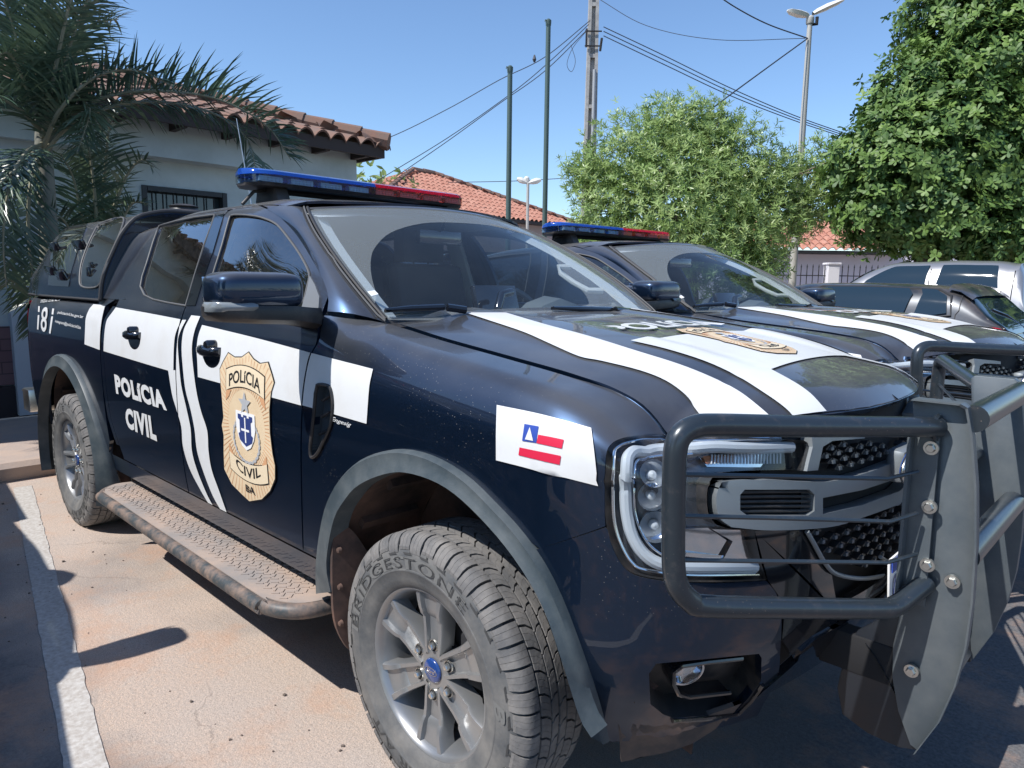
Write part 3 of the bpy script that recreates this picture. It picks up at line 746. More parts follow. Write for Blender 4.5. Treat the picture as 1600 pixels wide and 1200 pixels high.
    shield_px = [(358.7, 550), (369, 557), (380, 557), (391, 549), (399, 560), (409, 567), (422, 565), (428, 584), (431.5, 597), (427, 611), (424, 640), (425, 677), (429, 709), (433, 728), (433, 749), (425, 768), (412, 781), (392, 784), (380, 773), (364, 757), (352, 733), (351, 707), (351, 680), (348, 664), (350.7, 651), (347.5, 613), (345, 576), (351, 563)]
    shield = [SC.px(x, y) for x, y in shield_px]
    D(SC, 'white_band', [[(317, 508), (400, 528), (489, 552)], [(489, 552), (480, 580), (474, 634)], [(474, 634), (390, 611), (310.5, 589)], [(310.5, 589), (309.5, 565), (308.5, 545), (311, 525), (317, 508)]], 'decal', fdo, inc=[front_door])
    D(SB, 'white_band', [[(486, 551), (530, 563), (584, 577)], [(584, 577), (579, 600), (577, 620), (574, 661.5)], [(574, 661.5), (520, 646), (470, 632)], [(470, 632), (474, 590), (486, 551)]], 'decal', fnd, inc=[fen], exc=[vent])
    # lettering on doors
    def TX(S, txt, q, m, par, off=.004, **k): return S.text('lettering', txt, [S.px(*p) for p in q], MT[m], par, off, **k)
    TX(SC, 'POL\u00edCIA', [(179.5, 584), (256, 611), (262.5, 642), (183, 615)], 'decal', rdo, bold=.055, space=1.12)
    TX(SC, 'CIVIL', [(196.5, 636), (242, 651), (247, 690), (199, 668)], 'decal', rdo, bold=.055, space=1.12)
    TX(SB, '.policiacivil.ba.gov.br', [(91, 485.5), (132, 493), (131, 499), (90, 491)], 'decal', bs, bold=.01)
    TX(SB, 'instagram@policiacivil.ba', [(88, 499), (128, 509), (127, 516), (87, 505)], 'decal', bs, bold=.01)
    TX(SB, '181', [(61, 478), (86, 482), (80, 522), (59, 515)], 'decal', bs, bold=.012)
    TX(SB, 'DISQUE DEN\u00daNCIA', [(66, 468), (101, 466), (93, 472), (64, 474)], 'decal', bs, bold=.01)
    TX(SB, 'Engesig', [(520, 650), (551, 660), (550, 669), (519, 659)], 'decal', fnd, shear=.35, bold=.008)
    # flag on fender
    D(SB, 'flag_sticker', [[(778, 633.5), (850, 649), (924, 670)], [(924, 670), (930, 710), (935.5, 759)], [(935.5, 759), (850, 737), (777, 718.5)], [(777, 718.5), (777, 675), (778, 633.5)]], 'decal', fnd, inc=[fen], off=.0045, sp=.02)
    D(SB, 'flag_canton', [[(822, 663), (844, 667)], [(844, 667), (840.5, 692)], [(840.5, 692), (818.5, 688.5)], [(818.5, 688.5), (822, 663)]], 'bluev', fnd, off=.0062)
    D(SB, 'flag_triangle', [[(831, 668), (836.4, 689)], [(836.4, 689), (823.6, 686.5)], [(823.6, 686.5), (831, 668)]], 'decal', fnd, off=.0078)
    D(SB, 'flag_stripe', [[(843.5, 679.5), (883, 687.5)], [(883, 687.5), (880, 701)], [(880, 701), (841, 692.5)], [(841, 692.5), (843.5, 679.5)]], 'redv', fnd, off=.0062)
    D(SB, 'flag_stripe', [[(814.5, 698.7), (878.6, 712)], [(878.6, 712), (876.6, 725.7)], [(876.6, 725.7), (812.8, 710.5)], [(812.8, 710.5), (814.5, 698.7)]], 'redv', fnd, off=.0062)
    # ---- the badge, drawn once in its own square and laid on door and hood
    us = [p[0] for p in shield]; vs = [p[1] for p in shield]
    bu0, bu1, bv0, bv1 = min(us), max(us), min(vs), max(vs)
    loc = [((u-bu0)/(bu1-bu0), (v-bv0)/(bv1-bv0)) for u, v in zip(us, vs)]
    # symmetric outline
    def badge(S, mp, par, o0=.005):
        Q = lambda pts: [mp(a, b_) for a, b_ in pts]
        def pt(name, pts, m, off, sp=.06): S.patch(name, Q(pts), MT[m], par, off=o0+off, sp=sp, dn=.02)
        pt('badge_rim', loc, 'ink', 0)
        cx_, cy_ = .5, .5; inn = [(cx_+(a-cx_)*.975, cy_+(b_-cy_)*.985) for a, b_ in loc]
        pt('badge_field', inn, 'gold', .0008)
        V = []; F = []
        for k in range(72):                                  # engraved rays
            a = 2*pi*k/72; r0, r1 = .27, None
            for rr in range(30, 80):
                q = (.5+rr/100*cos(a)*1.1, .52+rr/100*sin(a)*.78)
                if not pin(q, inn): r1 = (rr-1.5)/100; break
            if not r1 or r1 < .33: continue
            wd = .004
            for r_, s_ in ((.30, -1), (.30, 1), (r1, 1), (r1, -1)): V.append(mp(.5+r_*cos(a)*1.1-sin(a)*wd*s_, .52+r_*sin(a)*.78+cos(a)*wd*s_*.6))
            F.append([len(V)-4+i for i in range(4)])
        S.emit('badge_rays', V, F, MT['orange'], par, o0+.0016)
        def arc(y0, y1, sag, x0=.16, x1=.84, n=14): 
            t = [(lerp(x0, x1, i/n), y1+sag*(1-(2*i/n-1)**2)) for i in range(n+1)]; bt = [(lerp(x0, x1, i/n), y0+sag*(1-(2*i/n-1)**2)) for i in range(n+1)]
            return t+bt[::-1]
        for y0, y1, sg in ((.725, .86, .045), (.195, .315, -.045)):
            S.patch('badge_banner', Q([(.5+(a-.5)*1.03, b_+(.006 if b_ > (y0+y1)/2 else -.006)) for a, b_ in arc(y0, y1, sg)]), MT['ink'], par, off=o0+.0022, sp=.06, dn=.02)
            pt('badge_banner', arc(y0, y1, sg), 'gold2', .003)
        for x0, s_ in ((.16, -1), (.84, 1)):
            pt('badge_ribbon', [(x0, .725), (x0-s_*.09, .735), (x0-s_*.05, .69), (x0+s_*.02, .655)], 'orange', .0026)
            pt('badge_ribbon', [(x0, .315), (x0-s_*.09, .29), (x0-s_*.05, .33), (x0+s_*.0, .37)], 'orange', .0026)
        def tm(y0, h, sag, x0, x1): return lambda p: mp(lerp(x0, x1, p[0]), y0+h*p[1]+sag*(1-(2*p[0]-1)**2))
        S.text('lettering', 'POL\u00edCIA', None, MT['ink'], par, o0+.004, bold=.012, mapf=tm(.752, .082, .045, .22, .78))
        S.text('lettering', 'CIVIL', None, MT['ink'], par, o0+.004, bold=.012, mapf=tm(.222, .07, -.045, .28, .72))
        S.text('lettering', 'BA', None, MT['ink'], par, o0+.004, bold=.012, mapf=tm(.075, .048, 0, .42, .58))
        st = []
        for k in range(10):
            r_ = .085 if k % 2 == 0 else .036; a = pi/2+k*pi/5; st.append((.5+r_*cos(a)*1.35, .665+r_*sin(a)*.95))
        pt('badge_star', st, 'greyv', .004)
        # wreath of leaves
        V = []; F = []
        for k in range(34):
            a = R(-215+ k*(250/33)) ; rx, ry = .23, .15
            c = (.5+rx*cos(a), .45+ry*sin(a)-.02); 
            for dx, dy in ((-.035, 0), (0, -.014), (.035, 0), (0, .014)):
                ra = a+pi/3*(1 if k % 2 else -1); V.append(mp(c[0]+dx*cos(ra)-dy*sin(ra), c[1]+(dx*sin(ra)+dy*cos(ra))*.7))
            F.append([len(V)-4+i for i in range(4)])
        S.emit('badge_wreath', V, F, MT['greyv'], par, o0+.0034)
        shd = [(.33, .61), (.67, .61), (.67, .50), (.64, .44), (.58, .385), (.5, .36), (.42, .385), (.36, .44), (.33, .50)]
        pt('badge_arms', shd, 'white', .0036)
        cas = [(.37, .59), (.43, .59), (.43, .575), (.47, .575), (.47, .59), (.53, .59), (.53, .575), (.57, .575), (.57, .59), (.63, .59), (.63, .56), (.60, .55), (.60, .47), (.63, .46), (.61, .42), (.5, .385), (.39, .42), (.37, .46), (.40, .47), (.40, .55), (.37, .56)]
        pt('badge_arms', cas, 'navyv', .0044)
        pt('badge_arms', [(.49, .575), (.51, .575), (.51, .50), (.57, .50), (.57, .485), (.51, .485), (.51, .41), (.49, .41), (.49, .485), (.43, .485), (.43, .50), (.49, .50)], 'white', .0052)
    badge(SC, lambda a, b_: A((lerp(bu0, bu1, a), lerp(bv0, bv1, b_))), fdo)
    # ---- hood livery: pixel outlines on the hood
    hp = lambda pts, st=8: [SH.px(x, y) for x, y in dens([(p.x, p.y) for p in crspl([(a, b_, 0) for a, b_ in pts], 4)], st, False)]
    HI = [[A((p[0]-.004 if p[0] > .2 else p[0]+.004, p[1]*.995)) for p in ho]]
    hd = dict(inc=HI, off=.0062, sp=.02, dn=.02)
    w1 = hp([(727, 491), (790, 491)])[:-1]+hp([(790, 491), (850, 509), (920, 528), (1000, 553), (1060, 572), (1110, 592), (1150, 612), (1180, 634), (1210, 660)])+hp([(1100, 660), (1085, 640), (1070, 620), (1040, 598), (1000, 582), (940, 567), (905, 560), (860, 540), (820, 522), (770, 505), (727, 491)])
    w1m = [A((p[0], p[1])) for p in w1]
    SH.patch('white_stripe', w1, MT['decal'], hood, **hd)
    w2 = hp([(985, 535), (1040, 548), (1100, 567), (1150, 590), (1190, 615), (1225, 640), (1243, 660)])+hp([(1298, 660), (1285, 640), (1265, 618), (1240, 600), (1204, 580)])+[SH.px(*p) for p in [(1204, 580), (1230, 580), (1258, 580)]]
    # central white field bounded towards the far side by its mirror image
    c0 = SH.px(1204, 580); c1 = SH.px(985, 535); c2 = SH.px(1260, 579)
    fieldy = abs(c0[1])
    near_edge = hp([(985, 535), (1040, 548), (1100, 567), (1150, 590), (1190, 615), (1225, 640), (1246, 663)])
    ne2 = hp([(1304, 663), (1285, 640), (1265, 618), (1240, 600), (1204, 580)])
    far_edge = [A((p[0], -p[1])) for p in near_edge]
    x0, x1 = c1[0], c0[0]
    half = near_edge+ne2+[A((x1, 0)), A((x0, 0))]
    mir = lambda pl: [A((p[0], -p[1])) for p in pl][::-1]
    SH.patch('white_stripe', half, MT['decal'], hood, **hd)
    SH.patch('white_stripe', mir(half), MT['decal'], hood, **hd)
    SH.patch('white_stripe', mir(w1), MT['decal'], hood, **hd)
    # hood badge: top edge towards the windscreen
    ta, tb = SH.px(1005, 523), SH.px(1278, 565)
    L0 = x0-.075; L1 = x1-.04; Wd = (L1-L0)*.62
    badge(SH, lambda a, b_: A((lerp(L1, L0, b_), (a-.5)*Wd)), hood, .0085)
    bx0 = x0-.10
    SH.text('lettering', 'POL\u00edCIA', None, MT['decal'], hood, .010, bold=.03, mapf=lambda p: A((lerp(L0-.015, L0-.125, p[1]), (p[0]-.5)*.62)))
    return dict(T=T, fdo=fdo, rdo=rdo, bs=bs, fnd=fnd, hood=hood, vent=vent, fen=fen, wsh=wsh, resamp=resamp)
# ------------------------------------------------------------------ wheels
def WV(r, th, h): return Vector((r*cos(th), -h, r*sin(th)))
def make_wheel(parent):
    ty = MB()
    half = [(.236, .094), (.240, .108), (.250, .117), (.268, .124), (.29, .1278), (.292, .1292), (.296, .1292), (.298, .128), (.32, .128), (.342, .1235), (.358, .117), (.370, .110), (.3785, .100), (.382, .08), (.383, .0)]
    pr = half+[(r, -h) for r, h in half[-2::-1]]
    ty.grid([[WV(r, 2*pi*j/72, h) for r, h in pr] for j in range(73)])
    def block(t0, t1, top, dep, skew=0, zz=0):
        n = len(top); rows = []
        for t in (t0, t1):
            rows.append([WV(r, t+skew*(k/(n-1)-.5)+zz*(1 if k % 2 else 0), h) for k, (r, h) in enumerate(top)])
        lo = [[WV(r-dep, t+skew*(k/(n-1)-.5)+zz*(1 if k % 2 else 0), h) for k, (r, h) in enumerate(top)] for t in (t0, t1)]
        vs = rows[0]+rows[1]+lo[0]+lo[1]; f = []
        for k in range(n-1):
            f += [(k, k+1, n+k+1, n+k), (k, 2*n+k, 2*n+k+1, k+1), (n+k, n+k+1, 3*n+k+1, 3*n+k)]
        f += [(0, n, 3*n, 2*n), (n-1, 2*n-1+0, 4*n-1, 3*n-1)]
        ty.add(vs, f)
    ty.cur = 1; NB = 44
    for k in range(NB):
        t = 2*pi*k/NB; d = 2*pi/NB
        for sg in (1, -1):
            big = k % 2
            sh = [(.3935, sg*.070), (.3945, sg*.088), (.3905, sg*.103), (.381, sg*.113), (.366, sg*(.1215 if big else .118)), (.352 if big else .360, sg*(.1245 if big else .1215))]
            for a, c in ((.02, .315), (.33, .615), (.63, .885)): block(t+d*a, t+d*c, sh, .009, skew=.01*sg)
            t2 = t+d*.45*sg
            for a, c in ((.02, .30), (.315, .60), (.615, .90)): block(t2+d*a, t2+d*c, [(.3945, sg*.031), (.395, sg*.048), (.3945, sg*.064)], .012, skew=.045*sg, zz=.012)
            t3 = t+d*.2*sg
            for a, c in ((.03, .45), (.465, .91)): block(t3+d*a, t3+d*c, [(.395, sg*.004), (.395, sg*.015), (.395, sg*.026)], .012, skew=-.04*sg, zz=.012)
    W = ty.build('wheel', [MT['rubber'], MT['tread']], parent, auto=30, fix=True)
    W.name = 'tyre'
    # raised sidewall lettering
    def ring(txt, a0, a1, r0, r1, m, hh=.1295, bold=.02, shear=0):
        V, F = textmesh(txt, bold, shear, 1.08); b = MB()
        P = [WV(lerp(r0, r1, v.y), lerp(R(a0), R(a1), v.x), hh-.02*max(0, lerp(r0, r1, v.y)-.325)*3) for v in V]
        b.add(P, F); return b
    b = ring('BRIDGESTONE', 176, 56, .298, .334, None, bold=.035); b.build('lettering', MT['treadlt'], W, smooth=False, fix=False)
    b = ring('BRIDGESTONE', 173.6, 53.8, .3008, .3315, None, bold=-.012, hh=.1303); b.build('lettering', MT['rubberdk'], W, smooth=False, fix=False)
    b = ring('DUELER A/T', 300, 225, .298, .325, None, bold=.01); b.build('lettering', MT['rubberdk'], W, smooth=False, fix=False)
    b = ring('B', 12, 2, .296, .332, None, bold=.03, shear=.3); b.build('lettering', MT['treadlt'], W, smooth=False, fix=False)
    b = MB()
    for k in range(30):                                      # small moulded bars round the shoulder
        t = 2*pi*k/30; b.add([WV(.338, t, .1262), WV(.338, t+.10, .1262), WV(.344, t+.12, .1246), WV(.344, t+.02, .1246)], [(0, 1, 2, 3)])
        b.add([WV(.344, t+.02, .1250), WV(.350, t+.02, .1232), WV(.350, t+.035, .1232), WV(.344, t+.035, .1250)], [(0, 1, 2, 3)])
    b.build('sidewall_marks', MT['rubberdk'], W, smooth=False, fix=False)
    rm = MB()
    prf = [(.238, .092), (.246, .098), (.2475, .104), (.245, .108), (.239, .109), (.234, .106), (.228, .098), (.222, .084), (.214, .05), (.207, 0), (.205, -.09), (.238, -.115)]
    rm.grid([[WV(r, 2*pi*j/90, h) for r, h in prf] for j in range(91)])
    sta = [(.045, .030, .0835), (.060, .034, .0845), (.085, .036, .0845), (.12, .039, .084), (.150, .043, .085), (.160, .044, .092), (.180, .047, .097), (.205, .052, .0985), (.228, .058, .0985)]
    for k in range(6):
        a = pi/2+k*pi/3; e1 = Vector((cos(a), 0, sin(a))); e2 = Vector((-sin(a), 0, cos(a))); rows = []
        for r, w_, h in sta:
            ch = .014 if r > .08 else .005
            if r > .215: ch = .010
            sec = [(-1, -.050), (-1, -.008), (-.93, 0), (-.66, 0), (-.60, -ch*.95), (-.54, -ch), (.54, -ch), (.60, -ch*.95), (.66, 0), (.93, 0), (1, -.008), (1, -.050)]
            rows.append([e1*(sqrt(max(r*r-(w_*t)**2, 1e-6)) if r > .2 else r)+e2*(w_*t)+Vector((0, -(h+dh), 0)) for t, dh in sec])
        rm.grid(rows)
    rm.grid([[WV(r, 2*pi*j/48, h) for r, h in ((.0, .080), (.045, .080), (.055, .079), (.058, .05))] for j in range(49)])
    rim = rm.build('rim', MT['alloy'], parent, auto=28)
    b = MB()
    for k in range(6):
        a = pi/2+k*pi/3; c = WV(.0735, a, .070)
        Mx = Matrix(((1, 0, 0), (0, 0, -1), (0, 1, 0)))
        b.lathe([(.0, .024), (.007, .0235), (.0095, .020), (.011, .010), (.011, 0)], 6, c, Mx)
        b.lathe([(.0155, .0115), (.0165, .0118), (.0175, .008)], 16, c, Mx)
    b.build('lug_nuts', MT['chrome'], rim, auto=40)
    b = MB(); Mx = Matrix(((1, 0, 0), (0, 0, -1), (0, 1, 0)))
    for k in range(6): b.lathe([(.0155, .0105), (.0, .0105)], 16, WV(.0735, pi/2+k*pi/3, .070), Mx)
    b.build('nut_pockets', MT['inner'], rim)
    b = MB(); b.lathe([(0, .0895), (.030, .0885), (.0335, .086), (.035, .082)], 40, (0, 0, 0), Mx); cp = b.build('hub_cap', MT['capblue'], rim)
    b = MB(); b.tube([Vector((.0245*cos(t), -.0900, .0105*sin(t))) for t in [2*pi*i/40 for i in range(40)]], .0008, 5, closed=True)
    V, F = textmesh('Ford', .0, .35, .95); b.add([Vector((lerp(-.0175, .0175, v.x), -.0906, lerp(-.0055, .0065, v.y))) for v in V], F); b.build('hub_cap_emblem', MT['chrome'], cp, smooth=False, fix=False)
    b = MB(); b.lathe([(.0, .015), (.192, .015), (.192, .0), (.0, .0)], 40, (0, 0, 0), Mx).lathe([(.08, .045), (.075, .02)], 30, (0, 0, 0), Mx); b.build('brake_disc', MT['disc'], rim)
    b = MB(); b.box((.12, .0, .06), (.09, .10, .14)); b.build('brake_caliper', MT['inner'], rim, bevel=.01)
    return W, rim
def wheels(T):
    out = []
    for i, (x, s) in enumerate(((0, -1), (-3.27, -1), (0, 1), (-3.27, 1))):
        if i == 0:
            e = empty('wheel', (x, s*.81, .392)); e.parent = T; W, rim = make_wheel(T)
            W.parent = e; rim.parent = e; e.rotation_euler = (0, 0, R(-.6))
            base = e
        else:
            e = base.copy(); COL.objects.link(e); e.parent = T; e.location = (x, s*.81, .392)
            e.rotation_euler = (0, 0, pi if s > 0 else 0)
            if s < 0: e.rotation_euler = (0, 0, 0)
            for ch in base.children:
                c = copy_tree(ch, e)
            if x < -1 and s < 0:
                for ch in e.children: ch.rotation_euler = (0, R(-40), 0)
        out.append(e)
    return out

# ------------------------------------------------------------------ front end
def wall(S, outl, o0, o1, name, m, parent, mirror=False):
    b = MB(); O = dens(outl, .02); b.grid([[S.P(p[0], p[1], o0), S.P(p[0], p[1], o1)] for p in O+[O[0]]])
    o = b.build(name, m, parent, fix=False)
    if mirror: mirror_obj(o)
    return o
def front(K):
    T = K['T']; A = Vector
    Q = lambda *sg: pxseg(SB, [list(s) for s in sg])
    # headlight
    hl = Q([(1048, 677), (1010, 679), (975, 685), (956, 695), (948, 712), (946, 760), (946, 800), (949, 825), (958, 855), (975, 884), (1000, 899), (1060, 908), (1130, 909), (1197, 906)],
           [(1197, 906), (1186, 868), (1178, 828)], [(1178, 828), (1130, 824), (1112, 812), (1105, 795), (1105, 765), (1113, 746), (1130, 738), (1180, 735), (1254, 734)],
           [(1254, 734), (1260, 712), (1262, 694), (1255, 688)], [(1255, 688), (1150, 683), (1048, 677)])
    back = SB.patch('headlight', hl, MT['lampback'], T, off=-.045, sp=.05, dn=.03)
    wall(SB, hl, .001, -.045, 'headlight_rim', MT['black'], back)
    lensm = SB.patch('headlight_lens', hl, MT['lens'], back, off=.001, sp=.05, dn=.02)
    def bandpx(pts, r, off, name, m, par, flat=1.0):
        P = crspl([(x, y, 0) for x, y in pts], 6); b = MB(); C = []
        for p in P: q = SB.px(p.x, p.y); C.append(SB.P(q[0], q[1], off))
        b.tube(C, r, 10); o = b.build(name, MT[m], par); return o
    bandpx([(1245, 698), (1165, 697), (1085, 690), (1040, 690), (1005, 696), (986, 706), (978, 730), (976, 770), (978, 805), (986, 838), (1003, 866), (1028, 883), (1060, 889), (1120, 890), (1188, 889)], .0135, -.016, 'light_guide', 'drl', back)
    bandpx([(1085, 703), (1040, 702), (1012, 706), (998, 716), (991, 740), (990, 775), (992, 805), (1002, 834), (1018, 856), (1042, 872), (1070, 876)], .003, -.016, 'chrome_line', 'refl', back)
    bandpx([(1225, 684), (1050, 682), (1000, 684), (968, 693), (958, 712), (956, 770), (958, 815), (968, 850), (986, 880), (1010, 893), (1080, 901), (1190, 900)], .004, -.010, 'chrome_line', 'refl', back)
    for x, y, rx in ((1024, 738, .030), (1020, 778, .030), (1026, 826, .034)):
        q = SB.px(x, y); c = SB.P(q[0], q[1], -.042); n = SB.n(*q); Mx = n.to_track_quat('Z', 'Y').to_matrix()
        b = MB(); b.lathe([(rx, .030), (rx*.93, .012), (rx*.6, .001), (0, -.004)], 20, c, Mx); b.build('reflector_bowl', MT['refl'], back)
        b = MB(); b.lathe([(0, .020), (.008, .017), (.011, .008), (.011, 0)], 14, c, Mx); b.build('projector_lens', MT['drl'], back)
    for pl, of in ((((1078, 832), (1118, 830), (1150, 850), (1132, 880), (1080, 868)), -.030), (((1122, 831), (1170, 832), (1186, 880), (1140, 880), (1156, 850)), -.022), (((1076, 874), (1186, 884), (1188, 876), (1078, 868)), -.020)):
        SB.patch('reflector_facet', [SB.px(*p) for p in pl], MT['refl'], back, off=of, thick=.01, sp=.1)
    SB.patch('indicator', [SB.px(*p) for p in ((1108, 706), (1160, 706), (1160, 722), (1116, 722))], MT['amber'], back, off=-.030, sp=.1)
    SB.patch('indicator_reflector', [SB.px(*p) for p in ((1100, 702), (1245, 703), (1240, 730), (1120, 728))], MT['refl'], back, off=-.034, sp=.1)
    b = MB()
    for k in range(22):
        x = 1124+k*5.3; P = [SB.P(*SB.px(x, 706), -.028), SB.P(*SB.px(x, 724), -.028)]; b.tube(P, .0022, 6)
    b.build('indicator_ribs', MT['drl'], back)
    # clamp shaped trim
    tr = Q([(1122, 752), (1180, 748), (1260, 752), (1300, 750), (1350, 737), (1399, 719)], [(1399, 719), (1401, 752), (1401, 786)], [(1401, 786), (1345, 806), (1290, 822), (1200, 827), (1138, 822)], [(1138, 822), (1119, 806), (1115, 775), (1122, 752)])
    win = [SB.px(*p) for p in dens([(1158, 764), (1258, 764), (1266, 772), (1266, 797), (1256, 804), (1162, 804), (1151, 796), (1151, 772)], 12)]
    gap = [SB.px(*p) for p in dens([(1279, 777), (1340, 765), (1405, 744), (1405, 764), (1340, 788), (1279, 802)], 12)]
    SB.patch('grille_bar', tr, MT['silver'], T, exc=[win, gap], off=.012, thick=.035, sp=.03, dn=.015, mirror=True, roll=.001)
    SB.patch('grille_bar', [SB.px(*p) for p in dens([(1262, 679), (1345, 677), (1345, 685), (1295, 689), (1280, 698), (1272, 734), (1255, 734), (1264, 698)], 12)], MT['silver'], T, off=.010, thick=.03, sp=.03, mirror=True)
    # black backing of the whole grille
    gb = [A((SB.px(1150, 800)[0], 1.00)), A((SB.px(1200, 740)[0], 1.06)), A((SB.px(1262, 690)[0], 1.28)), A((UC+.0, 1.28)), A((UC+.0, .60)), A((SB.px(1222, 1000)[0]-.02, .60)), A((SB.px(1190, 900)[0]-.02, .82))]
    SB.patch('grille', gb, MT['inner'], T, off=-.03, sp=.05, mirror=True)
    # honeycomb studs
    def studs(poly, name='grille_mesh'):
        us = [p[0] for p in poly]; vs = [p[1] for p in poly]; b = MB(); c = MB(); j = 0; v = min(vs)
        while v < max(vs):
            u = min(us)+(.027 if j % 2 else 0)
            while u < max(us):
                if pin((u, v), poly):
                    P = SB.P(u, v, .002); n = SB.n(u, v); tu = (SB.P(u+.01, v)-SB.P(u-.01, v)).normalized(); up_ = n.cross(tu)
                    Mx = Matrix((tu, up_, n)).transposed()
                    b.box(P, (.011, .0085, .012), Mx); c.box(P-n*.008-tu*.012+up_*.004, (.020, .004, .02), Mx @ Matrix.Rotation(R(22), 3, 'Z')).box(P-n*.008+tu*.012+up_*.004, (.020, .004, .02), Mx @ Matrix.Rotation(R(-22), 3, 'Z'))
                u += .054
            v += .027; j += 1
        for bb, m, nn in ((c, 'black', name), (b, 'silverdk', 'grille_stud')):
            o = bb.build(nn, MT[m], T, smooth=False); mirror_obj(o)
    upm = [SB.px(*p) for p in [(1280, 736), (1290, 700), (1305, 691), (1427, 686), (1427, 706), (1400, 714), (1340, 731)]]; upm[3][0] = upm[4][0] = UC-.02
    lom = [SB.px(*p) for p in [(1262, 832), (1300, 826), (1398, 792), (1425, 784), (1425, 862), (1400, 872), (1350, 884), (1316, 880), (1296, 866)]]; lom[3][0] = lom[4][0] = UC-.01
    studs(upm); studs(lom); 
    b = MB(); 
    for k in range(5):
        P = [SB.P(*SB.px(1153, 769+k*7.5), .0), SB.P(*SB.px(1210, 768+k*7.5), .002), SB.P(*SB.px(1264, 768+k*7.5), .0)]; b.tube(P, .0035, 6)
    o = b.build('grille_mesh', MT['black'], T); mirror_obj(o)
    b = MB(); b.tube(crspl([SB.P(*SB.px(x, y), .008) for x, y in [(1256, 829), (1268, 850), (1284, 878), (1304, 896), (1350, 902), (1405, 892)]]+[SB.P(UC-.12, .765, .008)], 4), .0055, 8); o = b.build('grille_surround', MT['silver'], T); mirror_obj(o)
    # emblem
    b = MB(); n = 40
    E_ = lambda k, x, z0: [Vector((x, .118*k*cos(t), 1.0+.050*k*sin(t))) for t in [2*pi*i/n for i in range(n)]]
    b.add(E_(1, .925, 0)+E_(.96, .934, 0), [(i, (i+1) % n, n+(i+1) % n, n+i) for i in range(n)]+[tuple(range(n, 2*n))]); em = b.build('emblem', MT['capblue'], T, auto=60)
    b = MB(); b.tube(E_(.98, .932, 0), .0055, 8, closed=True).tube(E_(.80, .936, 0), .0016, 6, closed=True)
    V, F = textmesh('Ford', 0, .35, .95); b.add([Vector((.938, lerp(-.078, .078, v.x), lerp(.972, 1.03, v.y))) for v in V], F); b.build('emblem_ring', MT['chrome'], em, auto=60)
    b = MB(); b.box((.90, 0, 1.0), (.05, .14, .09)).build('emblem_mount', MT['silver'], T, bevel=.015)
    # bumper
    fl = Q(FL_OUT); fl = [p for p in fl if p[1] < SB.px(843, 857)[1]+.002 and p[0] > .3]
    fl = fl[::-1]
    bp = Q([(843, 857), (946, 824)], [(949, 827), (958, 857), (975, 886), (1000, 901), (1060, 910), (1130, 911), (1198, 908)], [(1198, 908), (1214, 930), (1221, 965), (1219, 1020), (1214, 1058), (1184, 1118)],
           [(1184, 1118), (1150, 1130), (1115, 1139), (1060, 1149), (1010, 1156), (955, 1159)])+fl
    rec = [SB.px(*p) for p in dens([(1025, 1037), (1100, 1030), (1186, 1021.5), (1190, 1028), (1189, 1064), (1170, 1090), (1150, 1112), (1100, 1118), (1053, 1122), (1036, 1116), (1016.5, 1100), (1014, 1053)], 10)]
    SB.patch('front_bumper', bp, MT['paint'], T, exc=[rec], off=.0, thick=.02, sp=.03, mirror=True)
    wall(SB, rec, .0, -.06, 'fog_lamp_recess', MT['black'], T, True)
    SB.patch('fog_lamp_recess', rec, MT['black'], T, off=-.06, sp=.05, mirror=True)
    def pth(pts, off): return [SB.P(*SB.px(x, y), off) for x, y in pts]
    b = MB(); P = pth([(1165, 1034), (1110, 1040), (1070, 1046), (1056, 1056), (1055, 1075), (1063, 1092), (1080, 1097), (1145, 1089)], -.012); b.tube(P, .006, 8)
    b.grid([[p, p-SB.n(1.0, .6)*.04] for p in P]); o = b.build('fog_lamp_bezel', MT['gloss'], T); mirror_obj(o)
    q = SB.px(1084, 1068); c = SB.P(*q, -.05); n_ = SB.n(*q); Mx = n_.to_track_quat('Z', 'Y').to_matrix()
    b = MB(); b.lathe([(.040, .020), (.036, .018), (.030, .004), (0, .0)], 28, c, Mx); fo = b.build('fog_lamp', MT['refl'], T); f2 = mirror_obj(fo)
    b = MB(); b.lathe([(.037, .018), (.03, .026), (.015, .031), (0, .032)], 28, c, Mx); o = b.build('fog_lamp_lens', MT['lens'], fo); mirror_obj(o, f2)
    b = MB(); b.tube(pth([(1050, 1124), (1100, 1121), (1152, 1114), (1172, 1094), (1190, 1068)], .003), .006, 8); o = b.build('bumper_trim', MT['gloss'], T); mirror_obj(o)
    # glossy inner bumper, chin, air dam
    ib = [SB.px(*p) for p in dens([(1179, 829), (1258, 829), (1276, 860), (1300, 900), (1310, 960)], 12)]+[A((SB.px(1310, 960)[0]+.02, .64)), A((SB.px(1222, 1050)[0]+.01, .575)), SB.px(1222, 1000), SB.px(1225, 965), SB.px(1216, 930), SB.px(1200, 907)]
    SB.patch('bumper_insert', ib, MT['gloss'], T, off=.0, thick=.02, mirror=True, sp=.03)
    cx0 = SB.px(1310, 960)[0]
    SB.patch('bumper_insert', [A((cx0+.02, .70)), A((UC, .70)), A((UC, .655)), A((cx0+.03, .655))], MT['gloss'], T, off=.012, thick=.02, mirror=True)
    ch = [SB.px(*p) for p in dens([(1216, 1062), (1250, 1056)], 10)]; uu = ch[0][0]
    SB.patch('bumper_chin', [A((uu+.01, .565)), A((UC-.45, .60)), A((UC-.40, .62)), A((UC, .63)), A((UC, .47)), A((UC-.42, .46)), A((uu-.07, .46)), A((uu-.06, .485))], MT['gloss'], T, off=.006, thick=.02, mirror=True)
    SB.patch('air_dam', [A((.60, .46)), A((1.02, .455)), A((1.0, .39)), A((.9, .355)), A((.60, .33))], MT['dam'], T, off=.0, thick=.01, mirror=True, sp=.05)
